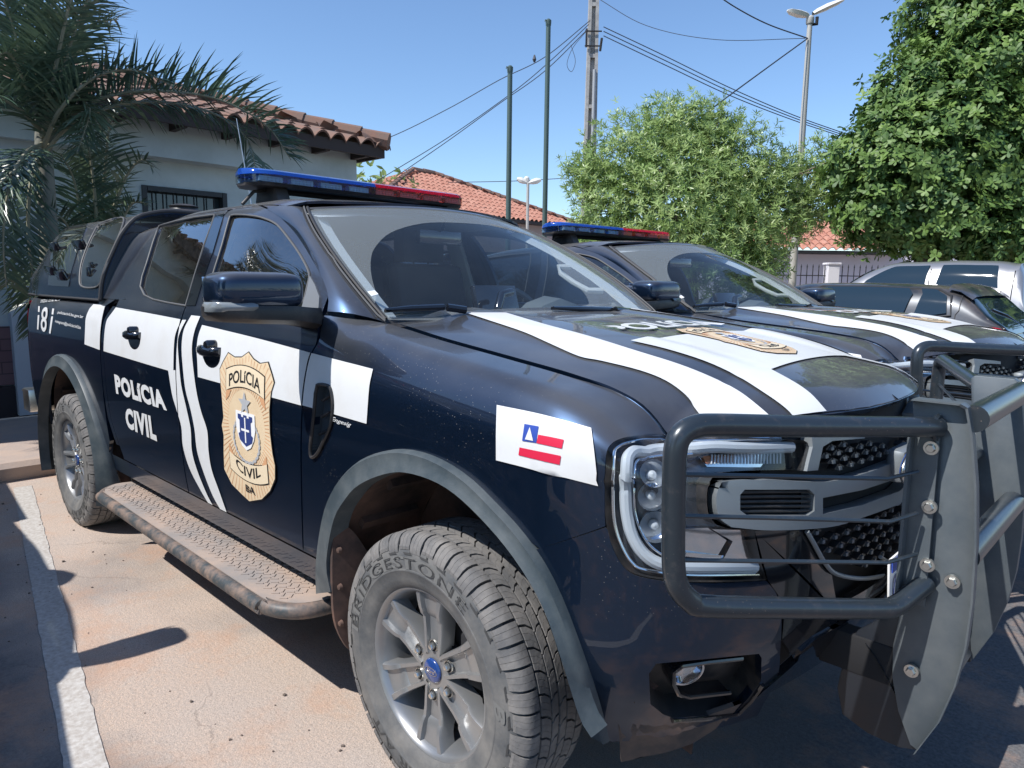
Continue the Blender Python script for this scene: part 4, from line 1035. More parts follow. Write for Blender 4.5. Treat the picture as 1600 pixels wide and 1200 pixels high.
    SB.patch('lower_grille', [A((cx0, .66)), A((UC, .66)), A((UC, .58)), A((cx0, .58))], MT['inner'], T, off=-.05, mirror=True)
    # number plate
    b = MB(); b.box((.945, 0, .725), (.006, .40, .13), Matrix.Rotation(R(-4), 3, 'Y')); npl = b.build('number_plate', MT['white'], T, bevel=.002)
    b = MB(); b.box((.9485, 0, .772), (.003, .388, .030), Matrix.Rotation(R(-4), 3, 'Y')); b.build('plate_band', MT['bluev'], npl)
    b = MB(); V, F = textmesh('BRASIL', .02); b.add([Vector((.9515, lerp(-.05, .05, v.x), lerp(.762, .782, v.y))) for v in V], F); b.build('lettering', MT['decal'], npl, smooth=False, fix=False)
    b = MB(); V, F = textmesh('POC', .02)
    for sg, t_ in ((-1, 'C'),):
        V, F = textmesh(t_, .02); b.add([Vector((.9515, lerp(-.178, -.138, v.x), lerp(.675, .745, v.y))) for v in V], F)
    b.build('lettering', MT['bluev'], npl, smooth=False, fix=False)

    # ---- bull bar
    bb = MB()
    for z, x, r in ((1.185, 1.105, .030), (.875, 1.115, .030)):
        bb.tube([(x, -.288, z), (x, .288, z)], r, 20)
    BB = bb.build('bull_bar', MT['steel'], T)
    bb = MB(); bb.tube([(1.02, -.30, 1.0), (1.02, .30, 1.0)], .016, 12).tube([(1.02, -.30, .93), (1.02, .30, .93)], .006, 8).tube([(1.02, -.30, 1.10), (1.02, .30, 1.10)], .006, 8); bb.build('cross_rod', MT['steel'], BB)
    bb = MB(); rows = []
    for i in range(9):
        t = i/8; rows.append([Vector((lerp(.93, 1.06, t**.8), y, .60-.20*t+.0)) for y in (-.295, 0, .295)])
    bb.grid(rows); bb.build('skid_plate', MT['steelpl'], BB)
    for y_ in (-.26, .26): b = MB(); b.box((.93, y_, .56), (.22, .06, .10)); b.build('mount_bracket', MT['inner'], BB, bevel=.006)
    pp = [(1425, 626), (1432, 621), (1470, 625), (1506, 629), (1515, 636), (1522, 680), (1528, 760), (1528, 850), (1522, 940), (1512, 1010), (1495, 1070), (1470, 1125), (1432, 1174), (1421, 1165), (1402, 1112), (1393, 1060), (1394, 1010), (1405, 960), (1425, 905), (1428, 800), (1427, 700)]
    PP = [onY(x, y, -.300) for x, y in pp]
    b = MB(); b.prism([p+Vector((0, .005, 0)) for p in PP], (0, .010, 0))
    b.build('side_plate', MT['plate'], BB, bevel=.0015)
    fl_ = PP[:13]
    b = MB(); 
    for a, c in zip(fl_, fl_[1:]):
        pass
    out = [p+Vector((0, 0, 0)) for p in fl_]
    dep = [.030, .030, .030, .028, .018]+[.014]*8
    nrm = Vector((-.006, 0, 0))
    rows = [[p+Vector((0, .004, 0)), p+Vector((0, -d, 0)), p+Vector((-.004, -d, -.004)), p+Vector((-.004, .004, -.004))] for p, d in zip(out, dep)]
    b.grid(rows); b.build('plate_flange', MT['plate'], BB, auto=30)
    LG = [onY(x, y, -.286) for x, y in [(1412, 960), (1372, 968), (1340, 985), (1320, 1020), (1308, 1075), (1316, 1116), (1356, 1146), (1405, 1168), (1432, 1172), (1425, 1060)]]  # side plate's unlit fold, cut flat with its shade painted in black
    b = MB(); b.prism(LG, (0, .010, 0)); b.build('unlit_plate_fold', MT['steelpl'], BB, bevel=.0015)
    # angle iron
    b = MB(); zt, zb = 1.165, .745
    b.prism([Vector((.994, -.312, zt)), Vector((1.050, -.312, zt)), Vector((1.050, -.319, zt)), Vector((1.001, -.319, zt)), Vector((1.001, -.348, zt)), Vector((.994, -.348, zt))], (0.004, 0, zb-zt)); b.build('angle_iron', MT['plate'], BB)
    Mb = Matrix(((1, 0, 0), (0, 0, -1), (0, 1, 0)))
    for x, y, yy in ((1455, 700, -.322), (1452, 792, -.322), (1449, 883, -.322), (1488, 909, -.306), (1424, 1048, -.306)):
        P = onY(x, y, yy); b = MB(); b.lathe([(0, .012), (.0085, .012), (.010, .010), (.0105, .003)], 6, P, Mb).lathe([(.0155, .003), (.016, .0), (.016, -.004)], 20, P, Mb); b.lathe([(.010, .003), (.0155, .003)], 20, P, Mb); b.build('bolt', MT['chrome'], BB, auto=25)
    for x, y in ((1520, 683), (1515, 780), (1508, 912), (1560, 800)): pass
    # wings
    pn = Vector((.75-1.05, -.95+.30, 0)); nn = pn.cross(Vector((0, 0, 1))).normalized(); p0 = Vector((1.05, -.30, 1))
    WP = lambda pts: [onP(x, y, p0, nn) for x, y in pts]
    lp = WP([(1466, 668), (1440, 667), (1250, 666), (1120, 664), (1085, 667), (1064, 680), (1055, 705), (1053, 760), (1052, 830), (1053, 890), (1060, 918), (1078, 938), (1105, 947), (1250, 950), (1370, 951), (1400, 946), (1428, 925), (1448, 910)])
    lp = crspl(lp, 4); b = MB(); b.tube(lp, .0225, 20); wg = b.build('wing_tube', MT['steel'], BB)
    for a_ in ([(1058, 741), (1200, 744), (1385, 748), (1434, 737)], [(1057, 806), (1200, 809), (1390, 815), (1433, 802)], [(1057, 875), (1200, 877), (1385, 879), (1432, 866)]):
        b = MB(); b.tube(WP(a_), .0048, 8); b.build('wing_rod', MT['steel'], BB)
    # welds
    b = MB(); c = WP([(1464, 668)])[0]; b.tube([c+Vector((.0, .0, 0))+Vector((.0, .026*cos(t), .026*sin(t)))*1 for t in [2*pi*i/14 for i in range(14)]], .006, 6, closed=True); b.build('weld', MT['steel'], BB)
    for o in [o for o in BB.children if o.name.split('.')[0] in ('side_plate', 'unlit_plate_fold', 'plate_flange', 'angle_iron', 'bolt', 'wing_tube', 'wing_rod', 'weld')]: mirror_obj(o, BB)

def extras(K):
    T = K['T']; A = Vector
    # ---- door mirrors
    b = MB(); rows = []
    c = Vector((-.585, -1.085, 1.433)); hx, hy, hz = .085, .136, .055
    sg = lambda v, e: math.copysign(abs(v)**e, v)
    for i in range(25):
        ph = -pi/2+pi*i/24
        rows.append([c+Vector((hx*sg(cos(ph), .5)*sg(cos(t), .62), hy*sg(cos(ph), .38)*sg(sin(t), .38)*1, hz*sg(sin(ph), .5))) for t in [2*pi*j/48 for j in range(48)]])
    b.grid(rows, closed=True); mi = b.build('door_mirror', MT['paint'], T, auto=80)
    b = MB(); rows = []
    for y, zt, zb, xf, xb in ((-1.228, 1.388, 1.362, -.55, -.62), (-1.20, 1.392, 1.345, -.515, -.66), (-1.10, 1.392, 1.338, -.505, -.67), (-.99, 1.389, 1.332, -.51, -.66), (-.93, 1.383, 1.322, -.53, -.66), (-.885, 1.38, 1.312, -.545, -.67)):
        rows.append([Vector((xf, y, zt)), Vector((xf+.006, y, lerp(zt, zb, .3))), Vector((xf, y, lerp(zt, zb, .75))), Vector((xf-.03, y, zb)), Vector((xb, y, zb)), Vector((xb, y, zt))])
    b.grid(rows, closed=True).add([*rows[0]], [(0, 1, 2, 3, 4, 5)]).add([*rows[-1]], [(0, 1, 2, 3, 4, 5)]); b.build('mirror_base', MT['black'], mi, auto=50)
    b = MB(); rows = []
    for y, z1, z0, x in ((-1.238, 1.401, 1.374, -.575), (-1.232, 1.402, 1.374, -.545), (-1.20, 1.402, 1.375, -.512), (-1.13, 1.40, 1.377, -.502), (-1.115, 1.396, 1.384, -.502)):
        rows.append([Vector((x, y, z1)), Vector((x+.008, y-.003, (z1+z0)/2)), Vector((x, y, z0)), Vector((x-.03, y+.01, z0)), Vector((x-.03, y+.01, z1))])
    b.grid(rows, closed=True).build('mirror_signal', MT['signal'], mi, auto=60)
    b = MB(); b.box((-.672, -1.085, 1.433), (.004, .23, .078)); b.build('mirror_glass', MT['refl'], mi, bevel=.001)
    # sail trim in the window corner
    sp = [SC.px(x, y) for x, y in dens([(486, 432), (494, 446), (501, 465), (500, 480), (498, 496), (484, 492), (472, 486), (480, 460)], 8)]
    SC.patch('mirror_sail', sp, MT['sail'], K['fdo'], off=.006, thick=.01, sp=.05, mirror=T)
    m2 = mirror_obj(mi, T); [mirror_obj(o, m2) for o in list(mi.children)]
    # ---- door handles
    for (x0, x1, z, par) in ((-1.375, -1.205, 1.195, K['fdo']), (-2.205, -2.035, 1.205, K['rdo'])):
        cup = [A((x0+.02+.075*(1+cos(t)), z-.022+.045*sin(t))) for t in [2*pi*i/20 for i in range(20)]]
        SC.patch('handle_cup', cup, MT['gloss'], par, off=.004, sp=.05, mirror=T)
        b = MB(); yb = SC.P((x0+x1)/2, z).y
        rows = []
        for i in range(13):
            t = i/12; x = lerp(x0, x1, t); d = .012+.034*sin(pi*min(1, max(0, t)))**.5; hh = .016+.004*sin(pi*t)
            rows.append([Vector((x, yb-d+.012, z+hh)), Vector((x, yb-d, z+hh*.55)), Vector((x, yb-d-.002, z-hh*.4)), Vector((x, yb-d+.008, z-hh)), Vector((x, yb-d+.022, z-hh*.8)), Vector((x, yb-d+.022, z+hh*.8))])
        b.grid(rows, closed=True).add(rows[0], [tuple(range(6))]).add(rows[-1], [tuple(range(6))])
        o = b.build('door_handle', MT['gloss'], par, auto=50); mirror_obj(o, T)
        b = MB(); b.lathe([(0, .04), (.018, .038), (.022, .03), (.022, 0)], 20, (x1-.055, yb-.0, z+.020), Matrix(((1, 0, 0), (0, 0, -1), (0, 1, 0)))); o = b.build('handle_boss', MT['gloss'], par); mirror_obj(o, T)
    # ---- fender vent
    v = K['vent']
    wall(SB, v, .004, -.03, 'fender_vent', MT['ventgrey'], K['fnd'], False)
    SB.patch('fender_vent', v, MT['ventgrey'], K['fnd'], off=-.028, sp=.05)
    b = MB(); b.tube([SB.P(p[0], p[1], .005) for p in v], .0055, 8, closed=True); b.build('vent_rim', MT['black'], K['fnd'])
    b = MB()
    for x, y in ((505, 622), (503, 648), (500, 676)):
        q = SB.px(x, y); P = SB.P(*q, -.014); b.box(P, (.055, .012, .006), Matrix.Rotation(R(-25), 3, 'Y'))
    b.build('vent_slat', MT['black'], K['fnd'])
    # ---- running boards
    for sgn in (-1, 1):
        pl = [(-2.52, -.80), (-2.545, -.90), (-2.50, -.965), (-2.43, -.995), (-2.3, -1.003), (-.86, -1.016), (-.74, -1.005), (-.655, -.975), (-.60, -.915), (-.575, -.80)]
        P = crspl([(x, y, 0) for x, y in pl[:1]+pl[1:9]+pl[9:]], 4)
        b = MB(); b.prism([Vector((p.x, p.y if sgn < 0 else -p.y, .392)) for p in P], (0, 0, .010)); brd = b.build('running_board', MT['board'], T, smooth=False)
        b = MB(); b.tube([Vector((p.x, (p.y if sgn < 0 else -p.y)*1.008, .374)) for p in P], .027, 14); b.build('board_tube', MT['boardtube'], brd)
        b = MB(); x = -2.48; k = 0
        while x < -.66:
            for j in range(6):
                y = -.83-j*.028+(.014 if k % 2 else 0)
                if y < -.985: continue
                b.box((x, y if sgn < 0 else -y, .4030), (.026, .007, .0035), Matrix.Rotation(R(45 if (k+j) % 2 else -45), 3, 'Z'))
            x += .028; k += 1
        b.build('tread_pattern', MT['board'], brd, smooth=False)
        b = MB()
        for x in (-2.2, -1.5, -.85): b.box((x, sgn*.80, .36), (.05, .2, .04))
        b.build('board_bracket', MT['inner'], brd)
    # ---- light bar
    def lb(y0, y1, prof, nm, m, par, endcap=True, n=1):
        rows = []; N_ = 30
        for i in range(N_+1):
            y = lerp(y0, y1, i/N_); e = min(1, (.62-abs(y))/.12); k = sqrt(max(0.02, 1-(1-max(0, e))**2.5))
            rows.append([Vector((-1.62+px_*k+.01*(1-k), y, z)) for px_, z in prof])
        b = MB(); b.grid(rows, closed=True); 
        if endcap: b.add(rows[0], [tuple(range(len(prof)))]).add(rows[-1], [tuple(range(len(prof)))])
        return b.build(nm, m, par, auto=40)
    base = lb(-.615, .615, [(-.12, 1.868), (.12, 1.868), (.13, 1.880), (-.13, 1.880)], 'light_bar', MT['black'], T)
    lb(-.62, .0, [(-.132, 1.915), (.132, 1.915), (.125, 1.930), (.09, 1.940), (-.09, 1.940), (-.125, 1.930)], 'lightbar_lens', MT['bluelens'], base)
    lb(.001, .62, [(-.132, 1.915), (.132, 1.915), (.125, 1.930), (.09, 1.940), (-.09, 1.940), (-.125, 1.930)], 'lightbar_lens', MT['redlens'], base)
    lb(-.619, .0, [(-.130, 1.881), (.130, 1.881), (.134, 1.914), (-.134, 1.914)], 'lightbar_lens', MT['clrb'], base)
    lb(.001, .619, [(-.130, 1.881), (.130, 1.881), (.134, 1.914), (-.134, 1.914)], 'lightbar_lens', MT['clrr'], base)
    b = MB()
    for k in range(8):
        y = -.525+k*.15; b.box((-1.62+.085, y, 1.898), (.03, .11, .022)).box((-1.62-.085, y, 1.898), (.03, .11, .022))
    b.build('led_module', MT['ledw'], base)
    b = MB()
    for k in range(8):
        for j in range(6): 
            for zz in (1.893, 1.903): b.box((-1.62+.102, -.525+k*.15-.045+j*.018, zz), (.004, .012, .006))
    b.build('led_rows', MT['drl'], base)
    for y in (-.47, .47):
        b = MB(); b.prism([Vector((-1.54, y-.03, 1.87)), Vector((-1.70, y-.03, 1.87)), Vector((-1.72, y-.03, 1.80)), Vector((-1.50, y-.03, 1.80))], (0, .06, 0)); b.tube([(-1.62, y*1.3, 1.79), (-1.62, y*1.18, 1.85), (-1.62, y, 1.865)], .008, 8); b.build('lightbar_foot', MT['black'], base, bevel=.005)
    b = MB(); b.tube([(-1.62, -.42, 1.862), (-1.62, .42, 1.862)], .014, 8); b.build('lightbar_rail', MT['inner'], base)
    # antenna
    b = MB(); b.tube([(-1.95, -.40, 1.80), (-2.08, -.40, 2.25)], [.004, .0018], 6); b.build('antenna', MT['chrome'], T)
    # ---- canopy over the bed
    ko = [A((-2.70, .0)), A((-2.70, 1.16)), A((-4.40, 1.16)), A((-4.40, .0))]
    cap = SK_.patch('bed_canopy', ko, MT['paint'], T, thick=.012, sp=.06, mirror=True)
    b = MB(); rows = []
    for s in [i*.05 for i in range(24)]:
        P = fK(-2.705, s); rows.append([P, Vector((P.x, -P.y, P.z))])
    b.grid(rows).build('canopy_wall', MT['gloss'], cap); b = MB()
    rows = []
    for s in [i*.05 for i in range(24)]:
        P = fK(-4.39, s); rows.append([P, Vector((P.x, -P.y, P.z))])
    b.grid(rows).build('canopy_wall', MT['gloss'], cap)
    b = MB(); b.tube([SK_.P(-2.705, s, .002) for s in [i*.04 for i in range(22)]], .012, 8); b.tube([fK(x, 0)+Vector((0, -.004, -.002)) for x in (-2.70, -3.2, -3.8, -4.38)], .008, 6); b.build('canopy_seal', MT['sealp'], cap)
    w1 = [SK_.px(x, y) for x, y in dens([(p.x, p.y) for p in crspl([(a, b_, 0) for a, b_ in [(156, 352), (175, 344), (194, 342), (190, 362), (178, 390), (164, 428), (156, 446), (143, 450), (130, 448), (126, 440), (128, 415), (136, 390), (146, 368)]], 3, closed=True)], 6)]
    SK_.patch('canopy_window', w1, MT['tint'], cap, off=.004, thick=.006, sp=.06)
    b = MB(); b.tube([SK_.P(p[0], p[1], .005) for p in w1], .005, 6, closed=True); b.build('window_seal', MT['trimgrey'], cap)
    q = SK_.px(146, 415); b = MB(); b.box(SK_.P(*q, .012), (.05, .012, .03)).box(SK_.P(q[0], q[1]-.04, .012), (.035, .016, .05)); b.build('canopy_latch', MT['gloss'], cap, bevel=.004)
    w2 = [SK_.px(x, y) for x, y in dens([(80, 400), (96, 362), (112, 350), (138, 350), (124, 385), (112, 425), (108, 448), (76, 446)], 6)]
    SK_.patch('canopy_window', w2, MT['tint'], cap, off=.004, thick=.006, sp=.06)
    for (x, y) in ((88, 388), (100, 432), (128, 385), (84, 425)):
        q = SK_.px(x, y); b = MB(); b.box(SK_.P(*q, .012), (.20, .02, .07), Matrix.Rotation(R(24), 3, 'X')); b.build('canopy_vent_cowl', MT['gloss'], cap, bevel=.01)
    b = MB(); b.lathe([(.13, .0), (.15, .02), (.13, .035), (.08, .04), (.075, .05), (.085, .06), (.05, .072), (0, .074)], 28, (-3.02, -.30, 1.835)); b.build('roof_ventilator', MT['black'], cap)
    # ---- cabin
    b = MB(); b.box((-1.5, 0, .80), (2.0, 1.6, .03)); b.build('cabin_floor', MT['interior'], T)
    b = MB(); rows = []
    for x, z in ((-.33, 1.30), (-.50, 1.335), (-.62, 1.33), (-.72, 1.28), (-.76, 1.15), (-.74, .9)):
        rows.append([Vector((x+.09*(1-(y/.7)**2)*(1 if x > -.6 else .2), y, z-(.0 if abs(y) < .6 else .03))) for y in (-.72, -.5, -.25, 0, .25, .5, .72)])
    b.grid(rows); ds = b.build('dashboard', MT['dash'], T, auto=60)
    b = MB(); b.grid([[Vector((x, y, z-.10*((y-.37)/.22)**2)) for y in (.17, .25, .37, .49, .57)] for x, z in ((-.56, 1.33), (-.62, 1.40), (-.72, 1.41), (-.78, 1.36))]); b.build('instrument_hood', MT['dash'], ds)
    b = MB(); b.box((-.66, 0, 1.38), (.03, .24, .15), Matrix.Rotation(R(-15), 3, 'Y')); b.tube([(-.55, -.10, 1.36), (-.57, -.06, 1.42), (-.57, 0, 1.43)], .018, 8); b.build('radio_unit', MT['gloss'], ds, bevel=.005)
    b = MB(); b.tube([(-.60-.02*cos(t*1.0)+.0, -.15-.12*t/18, 1.352+.012*sin(t*3)) for t in [i*.35 for i in range(50)]], .004, 5); b.build('radio_cord', MT['gloss'], ds)
    n = 30; cc = Vector((-.88, .37, 1.27)); ex = Vector((0, 1, 0)); ey = Vector((-.42, 0, .9)).normalized()
    b = MB(); b.tube([cc+(ex*cos(t)+ey*sin(t))*.185 for t in [2*pi*i/n for i in range(n)]], .014, 8, closed=True); b.tube([cc-ex*.18, cc+ex*.18], .02, 8).tube([cc, cc-ey*.18], .02, 8).lathe([(0, .03), (.05, .02), (.06, 0)], 16, cc, (ex.cross(ey)).to_track_quat('Z', 'Y').to_matrix()); b.build('steering_wheel', MT['dash'], T)
    for x, y in ((-1.35, -.37), (-1.35, .37), (-2.25, -.40), (-2.25, .40)):
        b = MB(); w_ = .25 if x > -2 else .33
        b.box((x+.22, y, 1.02), (.50, w_*2, .14)); st = b.build('seat', MT['interior'], T, bevel=.04)
        b = MB(); b.prism([Vector((x-.02, y-w_, 1.05)), Vector((x-.14, y-w_, 1.05)), Vector((x-.30, y-w_*.85, 1.56)), Vector((x-.20, y-w_*.85, 1.56))], (0, w_*1.85, 0)); b.build('backrest', MT['interior'], st, bevel=.03)
        b = MB(); b.box((x-.27, y, 1.655), (.09, .27, .17)); b.tube([(x-.25, y-.05, 1.52), (x-.26, y-.05, 1.62)], .006, 6).tube([(x-.25, y+.05, 1.52), (x-.26, y+.05, 1.62)], .006, 6); b.build('headrest', MT['interior'], st, bevel=.03)
    for sgn in (-1, 1):
        b = MB(); b.grid([[Vector((x, sgn*(.84-.03*(z-.8)), z)) for z in (.8, 1.0, 1.2, 1.35)] for x in (-.70, -1.2, -1.7, -2.65)]); b.build('door_lining', MT['lining'], T)
    # pale inside pillars and roof lining, grab handle
    for sgn in (-1, 1):
        b = MB(); b.grid([[SW.P(sgn*(.955-k*.07), v, -.02-.03*k) for k in (0, .5, 1)] for v in [i/10 for i in range(11)]]); b.build('pillar_lining', MT['trimint'], T)
        b = MB(); b.box((-1.66, sgn*.73, 1.50), (.12, .03, .50), Matrix.Rotation(R(sgn*22), 3, 'X')); b.build('pillar_lining', MT['trimint'], T, bevel=.01)
        b = MB(); P = [SW.P(sgn*.86, v, -.05) for v in (.28, .36, .46, .54)]; b.tube([P[0], P[0]+Vector((-.05, -sgn*.05, 0)), P[1]+Vector((-.07, -sgn*.06, 0)), P[2]+Vector((-.07, -sgn*.06, 0)), P[3]+Vector((-.04, -sgn*.04, 0)), P[3]], .014, 8); (b.build('grab_handle', MT['trimint'], T) if sgn > 0 else None)
    b = MB(); b.grid([[Vector((x, y, 1.775-.035*(y/.6)**2-.05*sstep(-2.0, -2.7, x)-(.035 if x > -1.1 else 0))) for y in (-.60, -.4, 0, .4, .60)] for x in (-1.02, -1.2, -1.6, -2.1, -2.65)]); b.build('roof_lining', MT['lining'], T)
    b = MB(); b.box((-1.02, 0, 1.66), (.03, .24, .06)); b.tube([(-1.0, 0, 1.69), (-.96, 0, 1.75)], .01, 6); b.build('rear_view_mirror', MT['gloss'], T, bevel=.01)
    # ---- parking number on sill scratch marks: light scratches on fender
# ------------------------------------------------------------------ the place
rh = Vector((rt.x, rt.y, 0)).normalized(); fh = Vector((fw.x, fw.y, 0)).normalized()
def ground():
    m = bpy.data.materials.new('worn_asphalt'); m.use_nodes = True; t = m.node_tree; p = t.nodes['Principled BSDF']; p.inputs['Roughness'].default_value = .92; p.inputs['Specular IOR Level'].default_value = .25
    tc = N(t, 'ShaderNodeTexCoord')
    def nz(s, d=8, r=.6): n = N(t, 'ShaderNodeTexNoise'); n.inputs['Scale'].default_value = s; n.inputs['Detail'].default_value = d; n.inputs['Roughness'].default_value = r; L(t, tc.outputs['Object'], n.inputs[0]); return n
    def mr(src, a, b, c=0, d=1): n = N(t, 'ShaderNodeMapRange'); n.inputs[1].default_value = a; n.inputs[2].default_value = b; n.inputs[3].default_value = c; n.inputs[4].default_value = d; L(t, src, n.inputs[0]); return n.outputs[0]
    def mx(f, a, b):
        n = N(t, 'ShaderNodeMix', data_type='RGBA'); L(t, f, n.inputs[0])
        for i, c in ((6, a), (7, b)):
            if isinstance(c, tuple): n.inputs[i].default_value = (*c, 1)
            else: L(t, c, n.inputs[i])
        return n.outputs[2]
    big = nz(.55, 6).outputs[0]; mid = nz(2.3, 8).outputs[0]; fine = nz(70, 6, .75).outputs[0]; gr = nz(260, 3, .8).outputs[0]
    # dust lies thick where the cars stand, bare tar shows further out in front and left, its dark tone partly painted shade
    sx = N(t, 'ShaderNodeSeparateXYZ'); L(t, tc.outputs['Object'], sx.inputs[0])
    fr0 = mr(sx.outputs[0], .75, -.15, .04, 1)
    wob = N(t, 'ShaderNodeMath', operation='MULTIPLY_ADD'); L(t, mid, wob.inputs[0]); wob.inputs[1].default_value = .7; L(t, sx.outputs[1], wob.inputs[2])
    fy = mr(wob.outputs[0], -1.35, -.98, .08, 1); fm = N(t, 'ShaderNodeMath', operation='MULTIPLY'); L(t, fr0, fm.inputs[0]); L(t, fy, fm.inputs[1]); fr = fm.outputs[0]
    a = mx(mr(fine, .35, .65), (.075, .078, .085), (.17, .17, .175))
    dcol = mx(mr(mid, .35, .7), (.66, .55, .47), (.72, .53, .40))
    dcol = mx(mr(fine, .3, .7), dcol, (.46, .385, .33))
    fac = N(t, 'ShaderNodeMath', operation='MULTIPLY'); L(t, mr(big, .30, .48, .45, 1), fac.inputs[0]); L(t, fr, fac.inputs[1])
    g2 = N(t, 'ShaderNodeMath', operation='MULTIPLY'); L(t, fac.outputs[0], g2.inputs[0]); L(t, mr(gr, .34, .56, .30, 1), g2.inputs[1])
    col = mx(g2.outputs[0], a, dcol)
    spots = mx(mr(nz(1.9, 9, .7).outputs[0], .50, .66, 0, .55), col, (.52, .30, .19)); spots = mx(mr(nz(110, 4, .85).outputs[0], .55, .66, 0, .7), spots, (.20, .165, .14))
    vo = N(t, 'ShaderNodeTexVoronoi', feature='DISTANCE_TO_EDGE'); vo.inputs['Scale'].default_value = .55
    wv = N(t, 'ShaderNodeVectorMath', operation='MULTIPLY_ADD'); L(t, nz(1.6, 6).outputs[1], wv.inputs[0]); wv.inputs[1].default_value = (.55, .55, 0); L(t, tc.outputs['Object'], wv.inputs[2]); L(t, wv.outputs[0], vo.inputs[0])
    ck = N(t, 'ShaderNodeMath', operation='MULTIPLY'); L(t, mr(vo.outputs[0], .0, .003, .35, 0), ck.inputs[0]); L(t, mr(nz(.8, 3).outputs[0], .46, .56), ck.inputs[1])
    spots = mx(ck.outputs[0], spots, (.07, .06, .055)); spots = mx(mr(nz(1.1, 5).outputs[0], .60, .72, 0, .45), spots, (.30, .24, .21))
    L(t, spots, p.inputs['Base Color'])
    b = N(t, 'ShaderNodeBump'); b.inputs['Strength'].default_value = .8; b.inputs['Distance'].default_value = .006; L(t, fine, b.inputs['Height'])
    b2 = N(t, 'ShaderNodeBump'); b2.inputs['Strength'].default_value = .4; b2.inputs['Distance'].default_value = .003; L(t, gr, b2.inputs['Height']); L(t, b.outputs[0], b2.inputs['Normal']); L(t, b2.outputs[0], p.inputs['Normal'])
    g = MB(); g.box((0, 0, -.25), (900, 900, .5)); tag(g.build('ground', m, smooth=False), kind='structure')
    # worn painted bay line
    lm = mat('worn_white_line', (.52, .50, .47), .8, var=((.38, .345, .31), 55, .36, .62), bump=(90, .3, .003))
    b = MB(); P = [onZ(x, y, .004) for x, y in ((36, 764), (62, 760), (88, 800), (112, 870), (133, 960), (150, 1060), (172, 1200), (190, 1290), (120, 1290), (112, 1200), (103, 1060), (93, 960), (80, 870), (60, 800))]
    rows = []
    ll = crspl([Vector((p.x, p.y, 0)) for p in P[7:]], 6)[::-1]; rr_ = crspl([Vector((p.x, p.y, 0)) for p in P[:7+0]], 6)
    A0, B0 = Vector((-4.40, -.955, 0)), Vector((2.5, -2.10, 0)); dr = (B0-A0).normalized(); sd = Vector((-dr.y, dr.x, 0))
    rnd = random.Random(3)
    for i in range(160):
        c = A0+dr*(i*.04); c2 = c+Vector((0, 0, .004))
        wv = .004*rnd.random(); rows.append([c2-sd*(.052+.006*rnd.random()), c2, c2+sd*(.050+.006*rnd.random())])
    b.grid(rows); tag(b.build('bay_line', lm, smooth=False), kind='structure')
    # pavement with kerb behind the cars
    km = mat('dusty_concrete', (.36, .30, .27), .9, var=((.48, .36, .28), 3, .35, .7), bump=(60, .4, .006))
    b = MB(); b.prism([Vector((-4.62, -30, 0.0)), Vector((-4.60, -30, .10)), Vector((-4.64, -30, .135)), Vector((-6.5, -30, .14)), Vector((-6.5, -30, -.1)), Vector((-4.62, -30, -.1))], (0, 45, 0)); tag(b.build('pavement', km, smooth=False), kind='structure')
    # fallen leaves / pebbles
    b = MB(); rnd = random.Random(5)
    for k in range(130):
        x, y = rnd.uniform(-4.4, 1.6), rnd.uniform(-2.0, -.9); s = rnd.uniform(.003, .008); 
        if rnd.random() < .15: s = rnd.uniform(.009, .014)
        b.box((x, y, s*.35), (s, s*rnd.uniform(.6, 1.4), s*.7), Matrix.Rotation(rnd.uniform(0, 3), 3, 'Z'))
    tag(b.build('grit', mat('dark_grit', (.16, .13, .11), .9), smooth=False, bevel=0), 'small dark grit scattered on the dusty parking bay', 'grit', kind='stuff')
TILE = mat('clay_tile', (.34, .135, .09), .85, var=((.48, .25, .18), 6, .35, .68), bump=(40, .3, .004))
TILE_SHADE = mat('shade_toned_clay_tile', (.22, .115, .08), .9, var=((.16, .12, .10), 5, .35, .68), bump=(40, .3, .004))  # clay tile darkened, the left roof's shade put into the colour
def tiles(b, P0, U, V, wu, lv, inset0=0, inset1=0, per=.21, row=.36, amp=.045):
    """barrel tiles: P0 eave corner, U along eave, V up slope; inset = amounts the row ends move in per metre of slope"""
    U = Vector(U).normalized(); V = Vector(V).normalized(); Nn = U.cross(V).normalized()
    if Nn.z < 0: Nn = -Nn
    nr = int(lv/row)
    rnd = random.Random(11)
    for j in range(nr):
        v0, v1 = j*row, (j+1)*row+.05; u0 = inset0*v0; u1 = wu-inset1*v0; n = max(2, int((u1-u0)/per*6)); R0 = []; R1 = []; R2 = []
        jt = [rnd.uniform(-.012, .012) for _ in range(int(wu/per)+3)]
        for i in range(n+1):
            u = u0+(u1-u0)*i/n; ph = (u/per) % 1; h = amp*(abs(sin(pi*ph))**.8*2-1); q = jt[int(u/per)]
            R0.append(P0+U*u+V*(v0-.02+q)+Nn*(h+.020)); R1.append(P0+U*u+V*v1+Nn*(h-.006)); R2.append(P0+U*u+V*(v0-.015+q)+Nn*(h-.004))
        b.grid([R2, R0, R1])
    return Nn
def ridge(b, A, B, r=.09, n=None):
    A, B = Vector(A), Vector(B); k = max(1, int((B-A).length/.35))
    for i in range(k):
        a = A.lerp(B, i/k); c = A.lerp(B, (i+1.12)/k); b.tube([a, c], [r*1.12, r*.9], 8)
